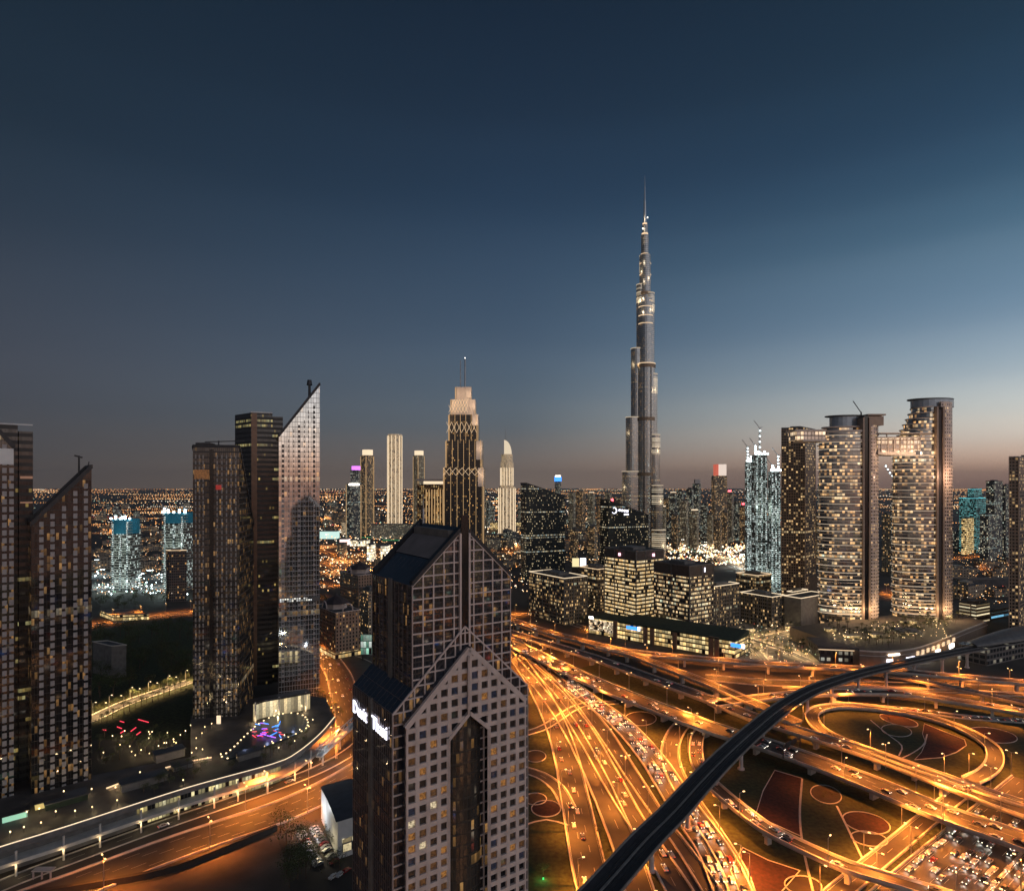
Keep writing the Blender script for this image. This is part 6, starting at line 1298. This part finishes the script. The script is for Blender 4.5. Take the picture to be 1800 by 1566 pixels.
grove('t', [(1600, 1490), (1630, 1470), (1655, 1450), (1648, 1480), (1600, 1520)], 8, 0, 'bush on the strip between frontage road and packed expressway', 'bushes by the expressway', .5)

# ------------------------------------------------------------------ small garden lights on the terraces and plaza
gl = thing('garden_light', 'small warm globe lamp', 'garden light', (0, 0, -900)); b = MB(); b.tube((0, 0, -900), (0, 0, -897.6), .08, .08, 6); b.build('post', DARK, gl); b = MB(); b.prism(ellipse(0, 0, .27, .27, 8), -897.6, -897.05); b.build('globe', E_WARM, gl); light(gl, (0, 0, 2.9), 'POINT', 800, (1, .74, .38), .3); gl['_proto'] = 1
def globes(pts, z, lab, grp):
    for x, y in pts: copy_tree(gl, P(x, y, z), 0, 1, lab, grp)
globes([(18, 1473), (42, 1464), (47, 1437), (69, 1431), (98, 1436), (112, 1400), (132, 1435), (162, 1428), (161, 1396), (203, 1393), (206, 1416), (228, 1384), (246, 1366), (72, 1456), (282, 1369), (322, 1380)], 12.1, 'small globe lamp on the dark terrace below the leftmost towers', 'left terrace globes')
rg = random.Random(3)
globes([(180 + rg.random() * 130, 1290 + rg.random() * 48) for _ in range(22)], .05, 'garden globe lamp among the trees below the red neon lines', 'garden globes by the neon')
globes([(305, 1307), (317, 1299), (326, 1292), (335, 1282), (345, 1305), (355, 1296), (360, 1285), (372, 1279), (337, 1331), (345, 1323), (356, 1325), (365, 1340), (388, 1334), (430, 1328), (478, 1311), (500, 1300), (527, 1290), (543, 1284), (550, 1272), (518, 1310), (490, 1322)], 12.1, 'bright globe lamp around the oval terrace', 'oval terrace globes')
globes([(1300 + rg.random() * 135, 1095 + rg.random() * 60) for _ in range(44)], .05, 'globe lamp among the plaza trees left of the round towers', 'plaza globes')
globes([(1525 + rg.random() * 150, 1095 + rg.random() * 32) for _ in range(64)], 13.05, 'globe lamp in the roof garden of the mall', 'mall roof globes')
globes([(1460 + rg.random() * 60, 1106 + rg.random() * 26) for _ in range(22)], 13.05, 'globe lamp on the left part of the mall roof garden', 'left mall roof globes')
globes([(930 + rg.random() * 105, 1070 + rg.random() * 30) for _ in range(12)], .05, 'globe lamp among the trees of the side street', 'side street globes')
for x, y in ((565, 1228), (575, 1238), (585, 1249), (595, 1258)): globes([(x, y)], .05, 'globe lamp in the row of golden palms', 'golden palm globes')
t = thing('roof_canopy', 'slanting flat canopy on pillars in the mall roof garden', 'canopy', tuple(P(1582, 1108, 13)))
q = [P(1555, 1100, 19), P(1612, 1104, 19), P(1622, 1112, 17), P(1578, 1112, 17)]; b = MB(); b.face(q); b.face([p - Vector((0, 0, .6)) for p in q][::-1])
for i in range(4): a, c = q[i], q[(i + 1) % 4]; h = Vector((0, 0, .6)); b.face([a - h, c - h, c, a])
b.build('roof', PAVE, t)
for p in q: b = MB(); b.tube((p.x, p.y, 13), (p.x, p.y, p.z - .6), .4, .4, 6); b.build('pillar', CONC, t)
light(t, (0, 0, 3), 'POINT', 900, (1, .72, .4), .5)

# ------------------------------------------------------------------ distant low quarter: houses, halls, lights
HP = []
for i, (w_, d_, h) in enumerate(((16, 14, 7), (24, 15, 9), (18, 20, 6), (34, 20, 12))):
    t = thing('house', '', 'house', (0, 0, -900)); b = MB(); b.box(-w_ / 2, w_ / 2, 0, d_, -900, -900 + h, 0, 1); b.build('wall', [F_HOUSE, ROOF], t); b = MB(); b.box(-w_ * .2, w_ * .15, d_ * .3, d_ * .7, -900 + h + .02, -900 + h + 2.6); b.build('roof_hut', F_HOUSE, t); t['_proto'] = 1; HP.append(t)
def houses(poly, n, where):
    xs, ys = [p[0] for p in poly], [p[1] for p in poly]; k = 0
    while k < n:
        x, y = random.uniform(min(xs), max(xs)), random.uniform(min(ys), max(ys))
        if inside(x, y, poly): copy_tree(random.choice(HP), P(x, y), random.choice((0, .6, -.3)) + random.uniform(-.1, .1), random.uniform(.9, 1.5), 'small flat roofed house ' + where, 'houses ' + where); k += 1
MIDP = []
for w_, d_, h, m_ in ((26, 20, 22, F_RES2), (34, 18, 17, F_RES), (22, 22, 28, F_RES3)):
    t = thing('mid_rise_block', '', 'building', (0, 0, -900)); b = MB(); b.box(-w_ / 2, w_ / 2, 0, d_, -900, -900 + h, 0, 1); b.build('wall', [m_, ROOF], t); b = MB(); b.box(-w_ * .2, w_ * .2, d_ * .3, d_ * .7, -900 + h + .02, -900 + h + 3); b.build('roof_hut', CONC_D, t); t['_proto'] = 1; MIDP.append(t)
def blocks(poly, n, where):
    xs, ys = [p[0] for p in poly], [p[1] for p in poly]; k = 0
    while k < n:
        x, y = random.uniform(min(xs), max(xs)), random.uniform(min(ys), max(ys))
        if inside(x, y, poly): copy_tree(random.choice(MIDP), P(x, y), random.uniform(-.5, .7), random.uniform(.9, 1.5), 'lit mid rise block ' + where, 'mid rise blocks ' + where); k += 1
blocks([(848, 925), (925, 930), (925, 985), (880, 985)], 12, 'between stepped tower and lone black tower')
blocks([(1000, 920), (1066, 915), (1066, 990), (1030, 990)], 14, 'between the two black slanted towers')
blocks([(1165, 915), (1315, 905), (1315, 950), (1165, 950)], 26, 'behind the crowded boulevard')
blocks([(562, 890), (720, 890), (720, 915), (562, 930)], 18, 'around the old downtown towers')
blocks([(1690, 940), (1790, 930), (1790, 968), (1690, 972)], 8, 'below the teal office block')
blocks([(170, 890), (340, 885), (340, 905), (170, 915)], 12, 'beyond the blue topped site towers')
houses([(165, 905), (340, 905), (340, 1005), (165, 1005)], 60, 'in the dim quarter around the blue topped site towers')
houses([(560, 880), (720, 880), (720, 925), (560, 950)], 45, 'in the lit quarter left of the cream finned tower')
houses([(850, 930), (930, 935), (930, 1000), (850, 1000)], 34, 'below the white crowned tower')
houses([(1000, 935), (1065, 935), (1065, 985), (1000, 985)], 22, 'between the two black slanted towers')
houses([(1685, 990), (1790, 990), (1790, 1060), (1685, 1060)], 16, 'beside the orange avenue at far right')
def hall(label, x0, x1, y0, y1, m, base=None):
    Y = HC * F / (y1 - HY); t = thing('hall', label, 'building', (XW((x0 + x1) / 2, Y), Y, 0)); z = ZW(y0, Y); b = MB(); b.box(XW(x0, Y), XW(x1, Y), Y, Y + 30, 0, z, 0, 1); b.build('wall', [m, ROOF], t); b = MB(); b.box(XW(x0, Y) - 1, XW(x1, Y) + 1, Y - 1.5, Y + 31, z + .02, z + 1.4); b.build('roof', CONC_D, t)
BRIGHT = facade('bright_hall', (.5, .42, .3), 4, 6, .05, .1, .9, .95, .5, [(0, (1, .75, .4)), (1, (1, .95, .8))], 2.6, clus=.1)
hall('white glowing long hall in the far glowing district', 615, 646, 950, 960, BRIGHT); hall('pink and white glowing small hall left of the long white hall', 597, 611, 948, 958, lamp_mat('pink_white_glow', (1, .75, .7), 1.6)); hall('tall white glowing hoarding hall left of the gable', 645, 655, 958, 985, BRIGHT); hall('bright white hoarding hall touching the gable roof edge', 669, 681, 960, 990, BRIGHT)
hall('brown square block standing in the far glowing district', 592, 604, 956, 978, F_RES); hall('teal and white lit hall at the edge of the pale pointed tower', 562, 592, 934, 947, lamp_mat('teal_white_glow', (.7, 1, .9), .9)); hall('pale green lit block at foot of the purple headed tower', 600, 626, 918, 940, F_FLOOD); hall('large grey mall with arched lit roof line left of the gable', 652, 775, 922, 948, F_RES2)
hall('cream lit block at foot of the white capped brown tower', 628, 652, 917, 938, F_FLOOD); hall('lit mall wing below the white crowned tower', 862, 925, 918, 934, F_GOLDLOW); hall('gold lit low hall left of the lone black tower', 848, 905, 940, 956, F_LOW); hall('orange lit building right of the lone black tower', 1003, 1040, 915, 932, F_GOLDLOW)
t = thing('green_garden', 'green lit garden strip beyond the glowing district', 'garden', tuple(P(700, 949)))
for x0, x1, y in ((612, 665, 945), (672, 760, 950), (848, 905, 944)): b = MB(); p, q = P(x0, y), P(x1, y); b.box(p.x, q.x, p.y, p.y + 5, .02, 1.5); b.build('green_light', lamp_mat('garden_green_%d' % x0, (.04, .55, .2), .45), t)
def scatter_lights(name, rng, n, pxr, pyr, zr, sizes, mats, wts, clus=None, power=1.0):
    b = MB(); k = 0
    while k < n:
        x = rng.uniform(*pxr); y = pyr[0] + (pyr[1] - pyr[0]) * rng.random() ** power
        if clus and MN.noise((x / clus[0], y / clus[1], 3.1)) < rng.uniform(-.35, .45): continue
        z = rng.uniform(*zr); p = P(x, y, z); s = p.y / 626 * rng.uniform(*sizes); m_ = rng.choices(range(len(mats)), wts)[0]; v8 = [(p.x + s * a, p.y + s * c, z + s * e) for a, c, e in ((1, 0, 0), (0, 1, 0), (-1, 0, 0), (0, -1, 0), (0, 0, 1), (0, 0, -1))]
        for f_ in ((0, 1, 4), (1, 2, 4), (2, 3, 4), (3, 0, 4), (1, 0, 5), (2, 1, 5), (3, 2, 5), (0, 3, 5)): b.face([v8[i] for i in f_], m_)
        k += 1
    return struct(name, b, mats, 'stuff')
FL = [lamp_mat('far_orange', (1, .42, .13), 1.5), lamp_mat('far_amber', (1, .60, .28), 1.6), lamp_mat('far_white', (1, .86, .66), 1.7), lamp_mat('far_green', (.6, 1, .75), 1.0), lamp_mat('far_red', (1, .15, .1), .8)]
FQ = [lamp_mat('near_orange', (1, .42, .13), 2.4), lamp_mat('near_amber', (1, .60, .28), 2.4), lamp_mat('near_white', (1, .86, .66), 2.6), FL[3], FL[4]]
rl = random.Random(11)
def street_rows(name, rng, n, pxr, pyr, mats, wts, size):
    b = MB()
    for _ in range(n):
        x, y = rng.uniform(*pxr), pyr[0] + (pyr[1] - pyr[0]) * rng.random() ** 1.8; A_ = P(x, y, 8); a = rng.choice((.15, .3, 2.9, 1.2)) + rng.uniform(-.1, .1); L = A_.y * rng.uniform(.05, .22); gap = A_.y / 626 * rng.uniform(2.2, 4.0); m_ = rng.choices(range(len(mats)), wts)[0]; k = 0
        while k * gap < L:
            p = A_ + Vector((math.cos(a), math.sin(a), 0)) * gap * k; s = p.y / 626 * rng.uniform(*size); k += 1
            if p.y < 900 or p.y > 27000: continue
            b.box(p.x - s, p.x + s, p.y - s, p.y + s, 8, 8 + 1.6 * s, m_)
    return struct(name, b, mats, 'stuff')
street_rows('distant_street_lights', rl, 170, (-40, 1840), (860, 930), FL, (6, 4, 1.5, .4, .2), (.2, .4))
scatter_lights('distant_city_lights', rl, 4500, (-40, 1840), (859.3, 905), (4, 14), (.14, .50), FL, (7, 5, 1.2, .5, .3), (60, 1.6), 2.6)
scatter_lights('quarter_lights', rl, 900, (165, 345), (880, 1045), (4, 12), (.2, .5), FQ, (5, 3, 2, 1, .3), (30, 5))
scatter_lights('quarter_lights', rl, 2100, (555, 930), (872, 1040), (4, 14), (.25, .75), FQ, (4, 4, 4, 1, .7), (26, 6))
scatter_lights('quarter_lights', rl, 1100, (995, 1320), (885, 990), (4, 14), (.22, .6), FQ, (4, 4, 3, 1, .5), (24, 6))
scatter_lights('boulevard_lights', rl, 420, (1172, 1312), (956, 992), (5, 14), (.4, 1.1), FQ, (1, 3, 6, .6, .2), (30, 10))
scatter_lights('quarter_lights', rl, 350, (1685, 1795), (930, 1060), (4, 12), (.22, .55), FQ, (5, 4, 1, .6, .3), (22, 6))
scatter_lights('plaza_lights', rl, 150, (1285, 1440), (1060, 1165), (1, 6), (.25, .6), FQ, (1, 4, 4, 1.4, .5), (24, 10))
scatter_lights('site_lights', rl, 120, (165, 335), (1000, 1046), (3, 10), (.3, .8), [E_COOL, FL[3]], (3, 1), (30, 10))

# the city on our side of the interchange, outside the frame, that the glass fronts mirror
rb = random.Random(21); b = MB()
for k in range(26):
    x, y = rb.uniform(-330, 760), rb.uniform(-380, -110); w_, d_, h = rb.uniform(14, 30), rb.uniform(14, 26), rb.choice((18, 28, 45, 70, 95)); b.box(x, x + w_, y, y + d_, 0, h)
struct('facing_city', b, [F_OFF2], 'stuff')
b = MB()
for k in range(1500):
    x, y = rb.uniform(-330, 750), rb.uniform(-390, 222)
    if -75 < x < 25 and 150 < y: continue
    s = rb.uniform(.4, 1.2); s *= 1.5; b.box(x - s, x + s, y - s, y + s, 5, 5 + 1.5 * s, rb.choices(range(6), (5, 4, 3, 1, 1, 1))[0])
struct('facing_lights', b, FL + [E_BLUE], 'stuff')
for x, y in ((50, 125), (105, 60), (10, 65), (165, 15), (-50, 90), (-110, 150), (60, -40), (150, 120), (-140, 60)): copy_tree(L_FILL, (x, y, 0), 0, .7, 'added unseen mast lamp lighting the tower fronts from below the viewpoint', 'added unseen mast lamps')

# sign gantry over the highway, green lit tree at the tower foot
lpth, lns, lw = PATHS['L']; gi = min(range(len(lpth)), key=lambda i: abs(900 + F * lpth[i].x / max(1, lpth[i].y) - 1392)); gp, gn = lpth[gi], lns[gi]
t = thing('sign_gantry', 'dark sign gantry spanning the elevated highway right of the rail viaduct', 'sign gantry', tuple(gp)); b = MB()
for o_ in (-9.2, 9.2): q = gp + gn * o_; b.tube(q, q + Vector((0, 0, 7)), .35, .3, 8)
b.build('posts', DARK, t); b = MB(); b.bar(gp - gn * 9.4 + Vector((0, 0, 6.8)), gp + gn * 9.4 + Vector((0, 0, 6.8)), .8, .8); b.build('beam', DARK, t)
for o_ in (-5, 1.5): b = MB(); dr = Vector((gn.y, -gn.x, 0)); b.obox((gp.x, gp.y), gn[:2], dr[:2], o_ - 2.4, o_ + 2.4, .45, .65, gp.z + 5.4, gp.z + 8.6); b.build('sign_panel', DARK, t)
plant('t', 955, 1536, 0, 'small tree washed by a green light at the foot of the gabled tower', None, .8); t = thing('spotlight', 'small green spotlight at the foot of the gabled tower', 'spotlight', tuple(P(955, 1545))); b = MB(); q = P(955, 1545); b.box(q.x - .3, q.x + .3, q.y - .3, q.y + .3, 0, .6); b.build('lamp', E_GREEN, t); light(t, (0, -.6, 2), 'POINT', 500, (.05, 1, .25), .3)

# ------------------------------------------------------------------ the sample pieces that were copied are removed
for q in [x for x in bpy.data.objects if x.get('_proto') and x.location.z < -500]:
    for c in list(q.children_recursive): bpy.data.objects.remove(c)
    bpy.data.objects.remove(q)
for q in bpy.data.objects:
    if '_proto' in q: del q['_proto']
print('lamps', NL, 'cars', NC, 'objects', len(bpy.data.objects))

# ------------------------------------------------------------------ evening haze over the city
HZ = bpy.data.materials.new('haze_air'); HZ.use_nodes = True; ht = HZ.node_tree; ht.nodes.clear()
pv = ht.nodes.new('ShaderNodeVolumePrincipled'); pv.inputs['Color'].default_value = (.80, .78, .78, 1); pv.inputs['Density'].default_value = 2.6e-5; pv.inputs['Anisotropy'].default_value = .2
ho = ht.nodes.new('ShaderNodeOutputMaterial'); ht.links.new(pv.outputs[0], ho.inputs['Volume'])
b = MB(); b.box(-28500, 28500, -500, 32500, -1, 870); struct('haze', b, HZ, 'stuff')
